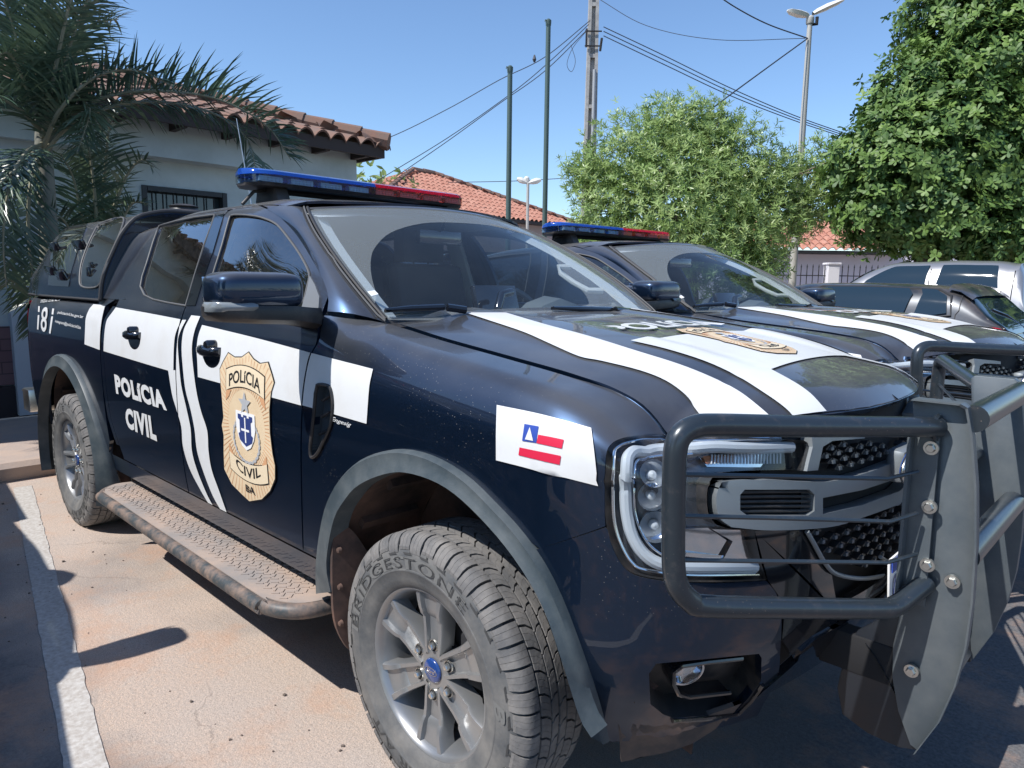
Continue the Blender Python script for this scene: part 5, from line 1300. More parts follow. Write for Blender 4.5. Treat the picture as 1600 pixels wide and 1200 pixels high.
def building_left():
    T = empty('house', (-7.0, 0, .14)); T.location = (0, 0, 0)
    tag(T, 'grey rendered building with barred window, dark tiled base and shade-toned clay roof behind the palm', 'building')
    wm = mat('grey_green_render', (.58, .66, .66), .85, var=((.44, .51, .50), 1.5, .4, .7))
    b = MB(); wy0, wy1, wz0, wz1 = .75, 1.66, 1.15, 2.44
    X = -6.7
    b.box((X-.1, -8, 1.65), (.2, 2*(8+wy0), 3.0)); b.box((X-.1, (wy1+3.2)/2, 1.65), (.2, 3.2-wy1, 3.0)); b.box((X-.1, (wy0+wy1)/2, .65), (.2, wy1-wy0, 1.0)); b.box((X-.1, (wy0+wy1)/2, 2.795), (.2, wy1-wy0, .71))
    b.box((X-3, 3.1, 1.65), (5.8, .2, 3.0)); b.build('wall', wm, T, smooth=False)
    b = MB(); b.box((X+.12, -5, 2.92), (.24, 16.52, .42)); b.build('eaves_beam', wm, T, smooth=False)
    b = MB(); b.box((X+.06, -.36, 1.6), (.12, .30, 2.9)); b.build('pilaster', mat('pale_render', (.52, .58, .62), .85), T, smooth=False)
    # tiled dado
    dm = bpy.data.materials.new('plum_wall_tile'); dm.use_nodes = True; t = dm.node_tree; p = t.nodes['Principled BSDF']; p.inputs['Roughness'].default_value = .35
    tc = N(t, 'ShaderNodeTexCoord'); mp = N(t, 'ShaderNodeMapping'); mp.inputs['Rotation'].default_value = (0, R(90), R(90)); L(t, tc.outputs['Object'], mp.inputs[0])
    sx = N(t, 'ShaderNodeSeparateXYZ'); L(t, tc.outputs['Object'], sx.inputs[0]); cb = N(t, 'ShaderNodeCombineXYZ'); L(t, sx.outputs[1], cb.inputs[0]); L(t, sx.outputs[2], cb.inputs[1])
    br = N(t, 'ShaderNodeTexBrick'); br.inputs['Color1'].default_value = (.17, .10, .115, 1); br.inputs['Color2'].default_value = (.21, .13, .14, 1); br.inputs['Mortar'].default_value = (.09, .06, .07, 1)
    br.inputs['Scale'].default_value = 1; br.inputs['Mortar Size'].default_value = .006; br.inputs['Brick Width'].default_value = .30; br.inputs['Row Height'].default_value = .11; L(t, cb.outputs[0], br.inputs[0]); L(t, br.outputs[0], p.inputs['Base Color'])
    b = MB(); b.box((X+.012, -8, .72), (.03, 2*(8+.7), .56)); b.box((X+.012, 2.2, .72), (.03, 2.0, .56)); b.build('dado', dm, T, smooth=False)
    b = MB(); b.box((X+.02, -5, .28), (.05, 16.4, .30)); b.build('skirting', mat('dark_skirting', (.03, .025, .03), .6), T, smooth=False)
    # window
    b = MB()
    for s in ((wy0, wy0+.05), (wy1-.05, wy1)): b.box((X-.03, sum(s)/2, (wz0+wz1)/2), (.10, .05, wz1-wz0-.01))
    b.box((X-.03, (wy0+wy1)/2, wz1-.03), (.10, wy1-wy0-.11, .05)).box((X-.03, (wy0+wy1)/2, wz0+.03), (.10, wy1-wy0-.11, .05)); wf = b.build('window', mat('dark_window_frame', (.03, .035, .04), .5), T, smooth=False)
    b = MB(); b.box((X-.10, (wy0+wy1)/2, (wz0+wz1)/2), (.01, wy1-wy0-.04, wz1-wz0-.04)); b.build('pane', mat('dark_pane', (.03, .05, .06), .08, spec=.8), wf, smooth=False)
    b = MB()
    for k in range(8): b.tube([(X+.0, wy0+.10+k*.11, wz0+.05), (X+.0, wy0+.10+k*.11, wz1-.05)], .008, 6)
    b.build('window_bars', MT['inner'], wf)
    # roof
    b = MB(); ex = -6.10; ez = 3.14; y1 = 3.50; sl = Vector((-1, 0, .30)).normalized()
    tiles(b, Vector((ex, y1, ez)), (0, -1, 0), sl, 16, 5.2, inset0=.95)
    b.build('roof', TILE_SHADE, T, auto=60)
    b = MB(); tiles(b, Vector((ex, y1+.02, ez)), (-1, 0, 0), Vector((0, -1, .30)), 7, 2.4, inset0=.95); b.build('roof', TILE_SHADE, T, auto=60)
    b = MB(); ridge(b, (ex+.03, y1-.02, ez+.05), (ex-3.2, y1-3.2, ez+.05+.98), .10); b.build('ridge_tiles', TILE_SHADE, T)
    b = MB(); b.box((-6.5, -4.7, 3.07), (.70, 16.2, .03)); b.box((-6.14, -4.7, 3.06), (.04, 16.3, .13)); b.box((-8.5, 3.44, 3.06), (4.7, .04, .12))
    k = 3.2
    while k > -5: b.box((-6.45, k, 3.02), (.62, .06, .08)); k -= .55
    b.build('eaves', mat('dark_timber', (.06, .045, .04), .8), T, smooth=False)
def building_mid():
    T = empty('house'); tag(T, 'low house with sunlit orange hipped clay roof beyond the two flagpoles', 'building')
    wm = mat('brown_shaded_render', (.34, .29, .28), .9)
    X0 = -16; ya, yb = 10.2, 19.9; ez = 3.68; ap = Vector((-19.4, 15.0, 5.45))
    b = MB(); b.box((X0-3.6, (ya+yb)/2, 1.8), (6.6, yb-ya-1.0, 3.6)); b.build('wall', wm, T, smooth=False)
    b = MB(); b.box((X0-3.6, (ya+yb)/2, ez-.07), (7.4, yb-ya-.1, .10)); b.build('eaves', mat('dark_timber_eaves', (.04, .035, .035), .8), T, smooth=False)
    b = MB(); slope = Vector((-3.6, 0, 1.75)); ln = slope.length
    tiles(b, Vector((X0, ya, ez)), (0, 1, 0), slope, yb-ya, ln, inset0=4.35/ln, inset1=4.35/ln, per=.24, row=.36, amp=.055)
    b.build('roof', TILE, T, auto=60)
    for y, d in ((ya, 1), (yb, -1)):
        b = MB(); sl = Vector((0, d*4.35, 1.75)); tiles(b, Vector((X0 if d > 0 else X0-7.2, y, ez)) if d > 0 else Vector((X0, y, ez)), (-1, 0, 0), sl, 7.2, sl.length, inset0=3.6/sl.length, inset1=3.6/sl.length, per=.24, amp=.055); b.build('roof', TILE, T, auto=60)
    b = MB(); t_ = Vector((X0-3.6, ya+4.35, ez+1.80)); t2 = Vector((X0-3.6, yb-4.35, ez+1.80)); 
    ridge(b, (X0, ya, ez+.05), t_, .10); ridge(b, (X0, yb, ez+.05), t2, .10); ridge(b, t_, t2, .11); b.build('ridge_tiles', TILE_SHADE, T)
def building_right():
    T = empty('house'); tag(T, 'pale lilac house wall with short orange tiled eave behind the fence', 'building')
    wm = mat('pale_lilac_render', (.60, .58, .66), .85)
    c = dist(1320, 430, 21.0); c.z = 0
    rot = Matrix((rh, fh, Vector((0, 0, 1)))).transposed()
    b = MB(); b.box(c+fh*2+Vector((0, 0, 1.2)), (9.5, 4, 2.45), rot); b.build('wall', wm, T, smooth=False)
    b = MB(); tiles(b, c-rh*3.2-fh*.55+Vector((0, 0, 2.55)), rh, fh*1.0+Vector((0, 0, .42)), 4.6, 2.6, per=.24, amp=.055); b.build('roof', TILE, T, auto=60)
    b = MB(); b.box(c-rh*.9-fh*.2+Vector((0, 0, 2.47)), (4.6, .7, .08), rot); b.build('eaves', MT['inner'], T, smooth=False)
def fence():
    T = empty('fence'); tag(T, 'black vertical bar fence on a low wall in front of the lilac house', 'fence')
    bm = mat('fence_black', (.02, .02, .022), .5); c0 = dist(1196, 430, 17.5); c0.z = 0
    rot = Matrix((rh, fh, Vector((0, 0, 1)))).transposed(); Lf = 4.4
    b = MB(); b.box(c0+rh*(Lf/2)+Vector((0, 0, .35)), (Lf+1.5, .12, .7), rot); b.build('low_wall', mat('white_fence_wall', (.62, .60, .62), .85), T, smooth=False)
    b = MB(); k = 0
    while k < Lf:
        a = c0+rh*k; b.tube([a+Vector((0, 0, .7)), a+Vector((0, 0, 1.95+.02*(int(k/.145) % 2)))], .011, 6); b.tube([a+Vector((0, 0, 1.95)), a+Vector((0, 0, 2.03))], [.018, .002], 6); k += .145
    b.build('bars', bm, T)
    b = MB()
    for z in (.85, 1.75): b.tube([c0+Vector((0, 0, z)), c0+rh*Lf+Vector((0, 0, z))], .013, 6)
    b.build('rail', bm, T)
    for k, h in ((1.62, 2.02), (-.35, 1.8)):
        b = MB(); p = c0+rh*k; b.box(p+Vector((0, 0, h/2)), (.28, .28, h), rot); b.box(p+Vector((0, 0, h+.02)), (.33, .33, .05), rot); b.build('pillar', mat('white_pillar_paint', (.72, .70, .72), .8), T, bevel=.01, smooth=False)
# ------------------------------------------------------------------ vegetation
def leafmat(name, c1, c2, tr=.25, rough=.4):
    m = bpy.data.materials.new(name); m.use_nodes = True; t = m.node_tree; p = t.nodes['Principled BSDF']; p.inputs['Roughness'].default_value = rough
    oi = N(t, 'ShaderNodeTexCoord'); nz = N(t, 'ShaderNodeTexNoise'); nz.inputs['Scale'].default_value = 3.1; nz.inputs['Detail'].default_value = 5; L(t, oi.outputs['Object'], nz.inputs[0])
    mr = N(t, 'ShaderNodeMapRange'); mr.inputs[1].default_value = .35; mr.inputs[2].default_value = .65; L(t, nz.outputs[0], mr.inputs[0])
    mx = N(t, 'ShaderNodeMix', data_type='RGBA'); mx.inputs[6].default_value = (*c1, 1); mx.inputs[7].default_value = (*c2, 1); L(t, mr.outputs[0], mx.inputs[0]); L(t, mx.outputs[2], p.inputs['Base Color'])
    tl = N(t, 'ShaderNodeBsdfTranslucent'); L(t, mx.outputs[2], tl.inputs[0]); ms = N(t, 'ShaderNodeMixShader'); ms.inputs[0].default_value = tr
    L(t, p.outputs[0], ms.inputs[1]); L(t, tl.outputs[0], ms.inputs[2]); L(t, ms.outputs[0], t.nodes['Material Output'].inputs[0]); return m
BARK = mat('bark', (.16, .12, .09), .9, var=((.28, .23, .19), 7, .4, .7), bump=(30, .6, .02))
def rv(rnd): 
    while True:
        v = Vector((rnd.uniform(-1, 1), rnd.uniform(-1, 1), rnd.uniform(-1, 1)))
        if .05 < v.length < 1: return v.normalized()
def leaf(b, p, d, n, ln, w, bend=.15, seg=2, obov=False):
    d = d.normalized(); s = d.cross(n); 
    if s.length < 1e-3: return
    s.normalize(); n2 = s.cross(d)
    if obov: st = [(0, .12), (.45, .65), (.8, 1), (1, .25)]
    else: st = [(0, .25), (.35, 1), (.7, .75), (1, .03)]
    vs = []; 
    for t, w_ in st:
        c = p+d*(ln*t)-n2*(bend*ln*t*t); vs += [c-s*(w*w_*.5), c+s*(w*w_*.5)]
    b.add(vs, [(2*i, 2*i+1, 2*i+3, 2*i+2) for i in range(len(st)-1)])
def tree(name, label, cat, base, blobs, trunkpts, lm, nclus, per, ln, w, seed, obov, limbs, group=None, spread=.9, shell=.35, barkr=.12):
    rnd = random.Random(seed); T = empty(name); tag(T, label, cat, group)
    b = MB(); tp = crspl(trunkpts, 5); b.tube(tp, [lerp(barkr, barkr*.55, i/(len(tp)-1)) for i in range(len(tp))], 10)
    top = Vector(trunkpts[-1])
    for bl in blobs[:limbs]:
        c = Vector(bl[0]); mid = top.lerp(c, .5)+rv(rnd)*.25; pts = crspl([Vector(trunkpts[-2]).lerp(top, .6), mid, c+rv(rnd)*.2], 5); b.tube(pts, [lerp(barkr*.5, barkr*.10, i/(len(pts)-1)) for i in range(len(pts))], 6)
        for q in range(5):
            e = c+rv(rnd)*bl[1]*.85; m_ = mid.lerp(c, .6); pts = crspl([m_, m_.lerp(e, .5)+rv(rnd)*.12, e], 3); b.tube(pts, [lerp(barkr*.16, barkr*.03, i/(len(pts)-1)) for i in range(len(pts))], 4, cap=False)
    b.build('trunk', BARK, T)
    b = MB(); wts = [bl[1]**2 for bl in blobs]; tot = sum(wts)
    for bl, wt in zip(blobs, wts):
        c = Vector(bl[0]); r = bl[1]; sc_ = Vector(bl[2]) if len(bl) > 2 else Vector((1, 1, 1))
        for _ in range(int(nclus*wt/tot)):
            v = rv(rnd); rr = r*(1-shell*rnd.random()**1.6)*(1+.10*rnd.gauss(0, 1)); p = c+Vector((v.x*rr*sc_.x, v.y*rr*sc_.y, v.z*rr*sc_.z))
            if p.z < .3: continue
            ax = (v+Vector((0, 0, .45))+rv(rnd)*.6).normalized()
            a0 = rnd.uniform(0, 6.28); ex = ax.cross(Vector((.3, .2, 1))).normalized(); ey = ax.cross(ex)
            n_ = rnd.randint(per-1, per+1)
            for k in range(n_):
                a = a0+2*pi*k/n_+rnd.uniform(-.3, .3); sp_ = spread*rnd.uniform(.7, 1.2)
                d = (ax*(1.15-sp_)+(ex*cos(a)+ey*sin(a))*sp_).normalized()
                leaf(b, p+ax*rnd.uniform(-.04, .04), d, ax, ln*rnd.uniform(.7, 1.2), w*rnd.uniform(.8, 1.2), rnd.uniform(.0, .35), obov=obov)
    b.build('crown', lm, T, smooth=False, fix=False); return T
def frond(parent, pts, ll, rnd, lm, nl=58, flop=.4, upk=.35, width=.017):
    P = crspl([Vector(p) for p in pts], 10); nl = int(nl*1.35); b = MB(); n = len(P); b.cur = 1
    b.tube(P, [lerp(.020, .004, i/(n-1)) for i in range(n)], 6, cap=False); b.cur = 0
    L_ = [0]
    for a, c in zip(P, P[1:]): L_.append(L_[-1]+(c-a).length)
    for k in range(nl):
        f = .10+.89*k/nl; t = L_[-1]*f; j = max(0, min(n-2, bisect.bisect(L_, t)-1)); p = P[j].lerp(P[j+1], (t-L_[j])/max(1e-6, L_[j+1]-L_[j])); tg = (P[j+1]-P[j]).normalized()
        side = tg.cross(Vector((0, 0, 1)))
        if side.length < .2: side = tg.cross(Vector((1, 0, 0)))
        side.normalize(); un = side.cross(tg).normalized()
        for s in (-1, 1):
            l = ll*(.55+.45*sin(pi*min(1, f*1.05)))*rnd.uniform(.8, 1.15)
            d = (side*s*rnd.uniform(.65, 1.0)+tg*rnd.uniform(.35, .75)+un*rnd.uniform(-.2, upk*1.8)+rv(rnd)*.15).normalized()
            dn = Vector((0, 0, -1)); nrm = d.cross(tg).normalized(); 
            w_ = width*rnd.uniform(.8, 1.2); prev = p; vs = []; dd = d.copy(); st = 4
            sdv = dd.cross(nrm).normalized()
            for i in range(st+1):
                wq = w_*(.6, 1, .9, .6, .05)[i]; vs += [prev-sdv*wq*.5, prev+sdv*wq*.5]
                prev = prev+dd*(l/st); dd = (dd+dn*flop*rnd.uniform(.2, .5)).normalized()
            b.add(vs, [(2*i, 2*i+1, 2*i+3, 2*i+2) for i in range(st)])
    b.build('frond', [lm, STALK], parent, smooth=False, fix=False)
STALK = mat('palm_stalk', (.26, .25, .17), .6)
PALM = leafmat('palm_leaf', (.05, .095, .07), (.12, .17, .10), .12, .30)
def palm():
    rnd = random.Random(21); T = empty('palm'); tag(T, 'tall feathery palm with a frond arching right over the grey building', 'palm tree')
    b = MB(); tp = [onX(78, 470, -5.35)]; tp[0].z = .1
    pts = [tp[0], onX(80, 430, -5.35), onX(72, 300, -5.35), onX(68, 190, -5.35), onX(80, 60, -5.3)]
    P = crspl(pts, 8); b.tube(P, [lerp(.085, .05, i/(len(P)-1)) for i in range(len(P))], 12); b.build('trunk', mat('palm_bark', (.26, .25, .21), .85, var=((.16, .17, .14), 5, .4, .65), bump=(20, .4, .01)), T)
    F = lambda l, X0=-5.3: [onX(x, y, X0+dx) for x, y, dx in l]
    fr = [
      ([(68, 235, 0), (105, 185, .1), (170, 150, .2), (250, 142, .3), (340, 155, .4), (415, 195, .45), (455, 250, .5)], .46, 86, .42, .9),
      ([(68, 240, 0), (110, 195, .15), (180, 165, .25), (260, 160, .35), (335, 178, .45), (385, 215, .5), (400, 265, .55)], .42, 70, .55, .1),
      ([(66, 235, 0), (95, 170, .3), (150, 120, .45), (215, 110, .6), (270, 135, .7)], .36, 50, .5, .4),
      ([(66, 215, 0), (90, 90, .3), (110, 0, .5), (130, -80, .6)], .46, 56, .4, .3),
      ([(66, 225, 0), (40, 240, .2), (15, 290, .3), (5, 370, .3), (10, 450, .25)], .38, 54, .45, .2),
      ([(66, 200, 0), (70, 130, .05), (78, 40, .1), (90, -60, .15), (110, -140, .2)], .50, 60, .3, .3),
      ([(70, 220, 0), (95, 120, .2), (120, 40, .35), (150, -20, .45), (210, -60, .5)], .45, 60, .35, .3),
      ([(66, 210, 0), (40, 120, .1), (20, 40, .2), (-10, -40, .3)], .45, 52, .35, .3),
      ([(64, 205, 0), (30, 170, .15), (-20, 150, .3), (-80, 180, .4)], .42, 48, .5, .3),
      ([(64, 230, 0), (30, 260, .2), (-10, 300, .35), (-40, 360, .4)], .36, 40, .5, .3),
      ([(66, 230, 0), (48, 290, .05), (44, 360, .05), (52, 440, .0), (60, 520, -.05)], .34, 60, .4, .2),
      ([(66, 180, 0), (100, 150, .2), (140, 170, .3), (120, 240, .35)], .34, 44, .5, .3),
      ([(62, 190, 0), (20, 90, .25), (-10, 90, .3)], .40, 40, .4, .3),
      ([(70, 190, 0), (100, 90, -.2), (140, 40, -.3), (185, 30, -.35)], .42, 50, .45, .3),
      ([(64, 190, 0), (50, 60, -.2), (30, -40, -.3)], .42, 50, .35, .3)]
    for pts, ll, nl, fl, upk in fr: frond(T, F(pts), ll, rnd, PALM, nl, fl, upk)
    # second, lower clump
    T2 = empty('palm'); tag(T2, 'low bushy palm filling the gap between the tall palm and the barred window', 'palm tree')
    b = MB(); bp = onX(150, 450, -5.7); bp.z = .14; b.tube([bp, bp+Vector((.03, 0, .6)), bp+Vector((0, .04, 1.2))], [.07, .06, .05], 10); b.build('trunk', STALK, T2)
    G = lambda l: [onX(x, y, -5.7+dx) for x, y, dx in l]
    for pts, ll, nl in (([(150, 430, 0), (158, 340, .0), (165, 260, .1), (172, 195, .2), (190, 170, .25)], .36, 50), ([(150, 430, 0), (170, 350, .1), (195, 280, .2), (220, 250, .3), (240, 262, .35)], .30, 42),
                        ([(150, 430, 0), (130, 350, .1), (115, 280, .2), (95, 240, .3)], .34, 42), ([(150, 430, 0), (180, 370, .2), (205, 320, .3), (232, 318, .4)], .26, 36), ([(150, 430, 0), (120, 380, .2), (95, 340, .3), (60, 340, .4)], .32, 36),
                        ([(150, 430, 0), (150, 330, .2), (140, 240, .3), (130, 200, .3)], .32, 40), ([(150, 440, 0), (110, 420, .2), (70, 430, .3), (40, 480, .4)], .32, 36)):
        frond(T2, G(pts), ll, rnd, PALM, nl, .35, .5)
    # unseen copy of the palm, added for its left fronds mirrored in the windows
    T3 = copy_tree(T); T3.rotation_euler = (0, 0, R(165)); T3.location = Vector((-11.25, -1.85, .25)); T3['label'] = 'added copy of the palm out of view, standing in for its left fronds mirrored in the door windows'
    return T
def trees():
    lm1 = leafmat('lance_leaf', (.20, .31, .08), (.37, .47, .18), .35, .38)
    def at(x, y, D): return dist(x, y, D)
    B = lambda l: [(at(x, y, D), r) for x, y, D, r in l]
    base = at(1085, 440, 13.2); base.z = 0
    t1 = tree('tree', 'light green narrow leaved tree standing between the concrete pole and the lamp post', 'tree', base,
         B([(985, 255, 13, .95), (1075, 235, 13.2, 1.0), (1150, 270, 13, .95), (1060, 330, 12.6, 1.25), (1180, 340, 13, .95), (950, 330, 13, .75), (1000, 390, 12.8, .8), (1120, 400, 12.6, 1.0), (915, 270, 13.2, .5), (1215, 275, 13.2, .45), (1240, 330, 13.4, .55), (1280, 260, 13.6, .55), (1275, 320, 13.6, .5), (1180, 420, 12.8, .6), (925, 385, 12.8, .45), (1040, 195, 13.2, .55), (1115, 200, 13.2, .5), (895, 400, 12.9, .3)]),
         [base, base+Vector((.05, .02, .8)), at(1080, 400, 13.2), at(1078, 340, 13.1)], lm1, 10500, 8, .112, .021, 5, False, 13, barkr=.10, spread=.75, shell=.65)
    lm2 = leafmat('dark_glossy_leaf', (.06, .125, .030), (.17, .27, .06), .20, .55)
    base = at(1442, 430, 12.2); base.z = 0
    t2 = tree('tree', 'tall dark glossy leaved tree at the right edge over the parked silver pickup', 'tree', base,
         B([(1470, 330, 12, 1.05), (1400, 270, 12, 1.1), (1370, 330, 12, .70), (1500, 240, 12, 1.3), (1440, 170, 12.2, 1.0), (1540, 120, 12.2, 1.3), (1600, 260, 12, 1.3), (1590, 350, 11.8, .9), (1500, 40, 12.4, 1.05), (1600, -20, 12.4, 1.3), (1500, -80, 12.4, 1.0), (1680, 120, 12.2, 1.5), (1680, 300, 12, 1.3), (1340, 255, 12.1, .55), (1530, 370, 11.8, .55), (1420, 350, 11.9, .5), (1390, 180, 12.2, .45), (1460, 95, 12.3, .5), (1700, -40, 12.4, 1.5)]),
         [base, base+Vector((.02, .02, .9)), at(1440, 400, 12.2), at(1470, 330, 12.2)], lm2, 15500, 8, .122, .054, 9, True, 9, barkr=.16, spread=.85, shell=.4)
    # two unseen copies added behind the camera to give paint and glass something to reflect
    c = copy_tree(t2); c.location = (4.5, -24, 0); c['label'] = 'dark tree added behind the photographer, left of the pair put there for paintwork reflections'
    c = copy_tree(t2); c.location = (-3.5, -28, 0); c['label'] = 'dark tree added behind the photographer, right of the pair put there for paintwork reflections'
    # far bushes
    b = MB(); rnd = random.Random(4)
    for x in range(470, 640, 10):
        c0 = dist(x, 300, 24)
        for _ in range(90):
            p = c0+rv(rnd)*rnd.uniform(.2, .8)+Vector((0, 0, rnd.uniform(-1.8, .15))); ax = rv(rnd)
            for k in range(4): leaf(b, p, (rv(rnd)+ax*.3), ax, .28, .10, .1)
    tag(b.build('far_foliage', lm1, smooth=False, fix=False), 'strip of distant pale green foliage under the light bar', 'foliage', kind='stuff')
    b = MB()
    for k in range(260):
        a = 2*pi*k/260; c0 = Vector((60*cos(a), 60*sin(a), 0))+Vector((0, 0, 1))
        for _ in range(16):
            p = c0+Vector((rnd.uniform(-1.2, 1.2), rnd.uniform(-1.2, 1.2), rnd.uniform(-1, 2.0+sin(k*.7)))); ax = rv(rnd)
            leaf(b, p, rv(rnd), ax, 1.1, .6, .1)
    tag(b.build('far_hedge', lm2, smooth=False, fix=False), 'far off line of low trees closing the horizon', 'foliage', kind='stuff')
# ------------------------------------------------------------------ poles, lamps, wires
def poles():
    gm = mat('dark_green_pole_paint', (.07, .11, .10), .5, .2)
    for (x, y0, lab) in ((797, 105, 'shorter of the two green flagpoles, left of the taller one'), (857, 32, 'taller of the two green flagpoles, just left of the concrete pole')):
        top = onX(x, y0, -9.0); T = empty('flagpole'); tag(T, lab, 'flagpole', 'green flagpoles')
        b = MB(); b.tube([(top.x, top.y, 0), top], [.058, .050], 14); b.build('pole', gm, T)
        b = MB(); b.lathe([(.056, -.10), (.062, -.04), (.062, .0), (.03, .03), (0, .03)], 14, top); b.tube([top+Vector((0, -.05, -.02)), top+Vector((0, -.10, -.01)), top+Vector((0, -.11, -.05))], .010, 6); b.build('pole_cap', gm, T)
    # concrete pole
    T = empty('utility_pole'); tag(T, 'tapering grey concrete utility pole with recessed panels and cable clamps', 'utility pole'); cm = mat('pole_concrete', (.40, .39, .37), .9, var=((.26, .25, .24), 5, .4, .7), bump=(40, .4, .005))
    c = onX(921, 250, -12); c.z = 0; rot = Matrix((rh, fh, Vector((0, 0, 1)))).transposed()
    b = MB(); H = 10.5
    def sec(z): w_ = lerp(.46, .27, z/H); d_ = lerp(.30, .2, z/H); return w_, d_
    zs = [0, 1.5, 3, 4.4, 4.5, 5.9, 6.0, 7.3, 7.4, 8.6, 8.7, H]
    for sgn in (-1, 1):
        rows = []
        for z in (0, H):
            w_, d_ = sec(z); o_ = c+rh*(.028*z)*0; e = w_*.5
            rows.append([o_+rh*(sgn*e)+fh*(-d_/2)+Vector((0, 0, z)), o_+rh*(sgn*(e-.09))+fh*(-d_/2)+Vector((0, 0, z)), o_+rh*(sgn*(e-.09))+fh*(d_/2)+Vector((0, 0, z)), o_+rh*(sgn*e)+fh*(d_/2)+Vector((0, 0, z))])
        b.grid(rows, closed=True)
    rows = []
    for z in (0, H):
        w_, d_ = sec(z); rows.append([c+rh*(-w_/2+.05)+Vector((0, 0, z)), c+rh*(w_/2-.05)+Vector((0, 0, z))])
    b.grid(rows)
    for z in (1.0, 2.4, 3.8, 5.2, 6.6, 8.0, 9.4): w_, d_ = sec(z); b.box(c+Vector((0, 0, z)), (w_-.1, d_*.96, .10), rot)
    b.build('pole', cm, T, smooth=False)
    b = MB(); 
    for z in (8.25, 8.65): b.tube([c-rh*.24-fh*.16+Vector((0, 0, z)), c+rh*.24-fh*.16+Vector((0, 0, z))], .02, 6)
    b.tube([c-rh*.20-fh*.2+Vector((0, 0, 8.2)), c-rh*.20-fh*.2+Vector((0, 0, 8.7))], .03, 8).tube([c+rh*.20-fh*.2+Vector((0, 0, 8.1)), c+rh*.24-fh*.2+Vector((0, 0, 8.45))], .035, 8); b.build('cable_clamp', MT['inner'], T)
    b = MB(); b.tube([c+rh*.06-fh*.17+Vector((0, 0, 0)), c+rh*.06-fh*.17+Vector((0, 0, 7.6))], .05, 8); b.build('conduit', mat('grey_conduit', (.30, .32, .34), .6), T)
    # street lamp
    T = empty('street_lamp'); tag(T, 'slim grey street lamp with two long white heads in front of the light green tree', 'street lamp'); pm = mat('lamp_pole_grey', (.42, .41, .38), .6, .1)
    t0 = dist(1266, 28, 14.5); b0 = dist(1250, 432, 14.5); b0.z = 0; b0.x, b0.y = t0.x, t0.y
    b = MB(); b.tube([b0, b0.lerp(t0, .5), t0], [.085, .07, .05], 12); b.lathe([(.07, -.12), (.08, -.1), (.08, .0), (.05, .04)], 12, t0); b.build('pole', pm, T)
    for ex, ey, k in (((1228, 18)), (1322, 2), None) if False else ((1230, 20, 0), (1318, 5, 1)):
        e = dist(ex, ey, 14.5); d = (e-t0).normalized(); n = d.cross(fh).normalized()
        b = MB(); rows = []
        for t, w_, h in ((.08, .05, .04), (.2, .09, .06), (.5, .13, .07), (.85, .12, .05), (1, .04, .02)):
            p = t0+Vector((0, 0, .05))+(e-t0)*t; s = fh; rows.append([p-s*w_-n*0, p-s*w_*.6+n*h, p+s*w_*.6+n*h, p+s*w_, p+s*w_*.5-n*h*.5, p-s*w_*.5-n*h*.5])
        b.grid(rows, closed=True).add(rows[-1], [tuple(range(6))]); b.build('lamp_head', mat('lamp_head_white', (.66, .66, .62), .5), T)
    b = MB(); b.tube([t0+rh*.06+Vector((0, 0, -.12)), t0+rh*.14+Vector((0, 0, -.12)), t0+rh*.14+Vector((0, 0, .02))], .035, 8); b.build('photocell', MT['inner'], T)
    # far lamp
    T = empty('street_lamp'); tag(T, 'small far off double headed street lamp between the two flagpoles', 'street lamp')
    t0 = dist(825, 286, 24); b = MB(); b.tube([(t0.x, t0.y, 0), t0], .05, 8); b.build('pole', pm, T)
    for ex, ey in ((808, 279), (845, 281), (822, 276)):
        e = dist(ex, ey, 24); d = e-t0; b = MB(); b.tube([t0, t0+d*.4, t0+d*.7, e], [.04, .09, .10, .05], 8); b.build('lamp_head', mat('lamp_head_white', (.66, .66, .62), .5), T)
    # cables
    wm = mat('cable', (.03, .035, .05), .6)
    def cable(lab, pts, r=.012):
        P = [dist(*p) for p in pts]; b = MB(); b.tube(crspl(P, 8), r, 5); o = b.build('cable', wm); tag(o, lab, 'cable', 'overhead cables')
    cable('upper thin cable running left from the concrete pole down behind the tiled roof corner', [(922, 32, 16), (850, 90, 16.2), (780, 125, 16.5), (700, 170, 17), (605, 216, 17.5), (500, 250, 18)], .010)
    cable('second cable running left from the concrete pole, below the upper one', [(920, 38, 16), (860, 95, 16.2), (800, 145, 16.5), (700, 215, 17), (590, 282, 17.6)], .010)
    cable('third cable running left from the concrete pole, close under the second', [(918, 46, 16), (850, 112, 16.2), (780, 162, 16.5), (700, 220, 17), (620, 275, 17.6)], .010)
    for k, lab in enumerate(('topmost cable of the bundle running right from the concrete pole', 'middle cable of the bundle running right from the concrete pole', 'lowest cable of the bundle running right from the concrete pole')):
        cable(lab, [(943, 42+k*7, 16), (1040, 88+k*7, 16), (1140, 137+k*6, 16), (1240, 180+k*4, 16.2), (1330, 212+k*3, 16.4)], .011)
    cable('thick cable descending from the top of the picture to the lamp post', [(1110, -15, 14), (1150, 12, 14.1), (1200, 38, 14.3), (1262, 60, 14.5)], .013)
    cable('twisted cable dropping left from the lamp post into the light green tree', [(1262, 60, 14.5), (1200, 105, 14), (1120, 164, 13.2), (1090, 190, 13)], .014)
    cable('slack pale cable sagging from the top of the picture towards the lamp post', [(930, -5, 16), (1010, 40, 15.6), (1120, 62, 15), (1258, 60, 14.6)], .007)
    cable('cable hanging in a loop left of the concrete pole', [(915, 50, 15.8), (895, 75, 15.8), (886, 100, 15.8), (893, 112, 15.8), (899, 95, 15.8), (892, 70, 15.8)], .006)
    cable('thin far cable behind the small lamp', [(700, 285, 24), (800, 283, 24), (890, 278, 24)], .012)
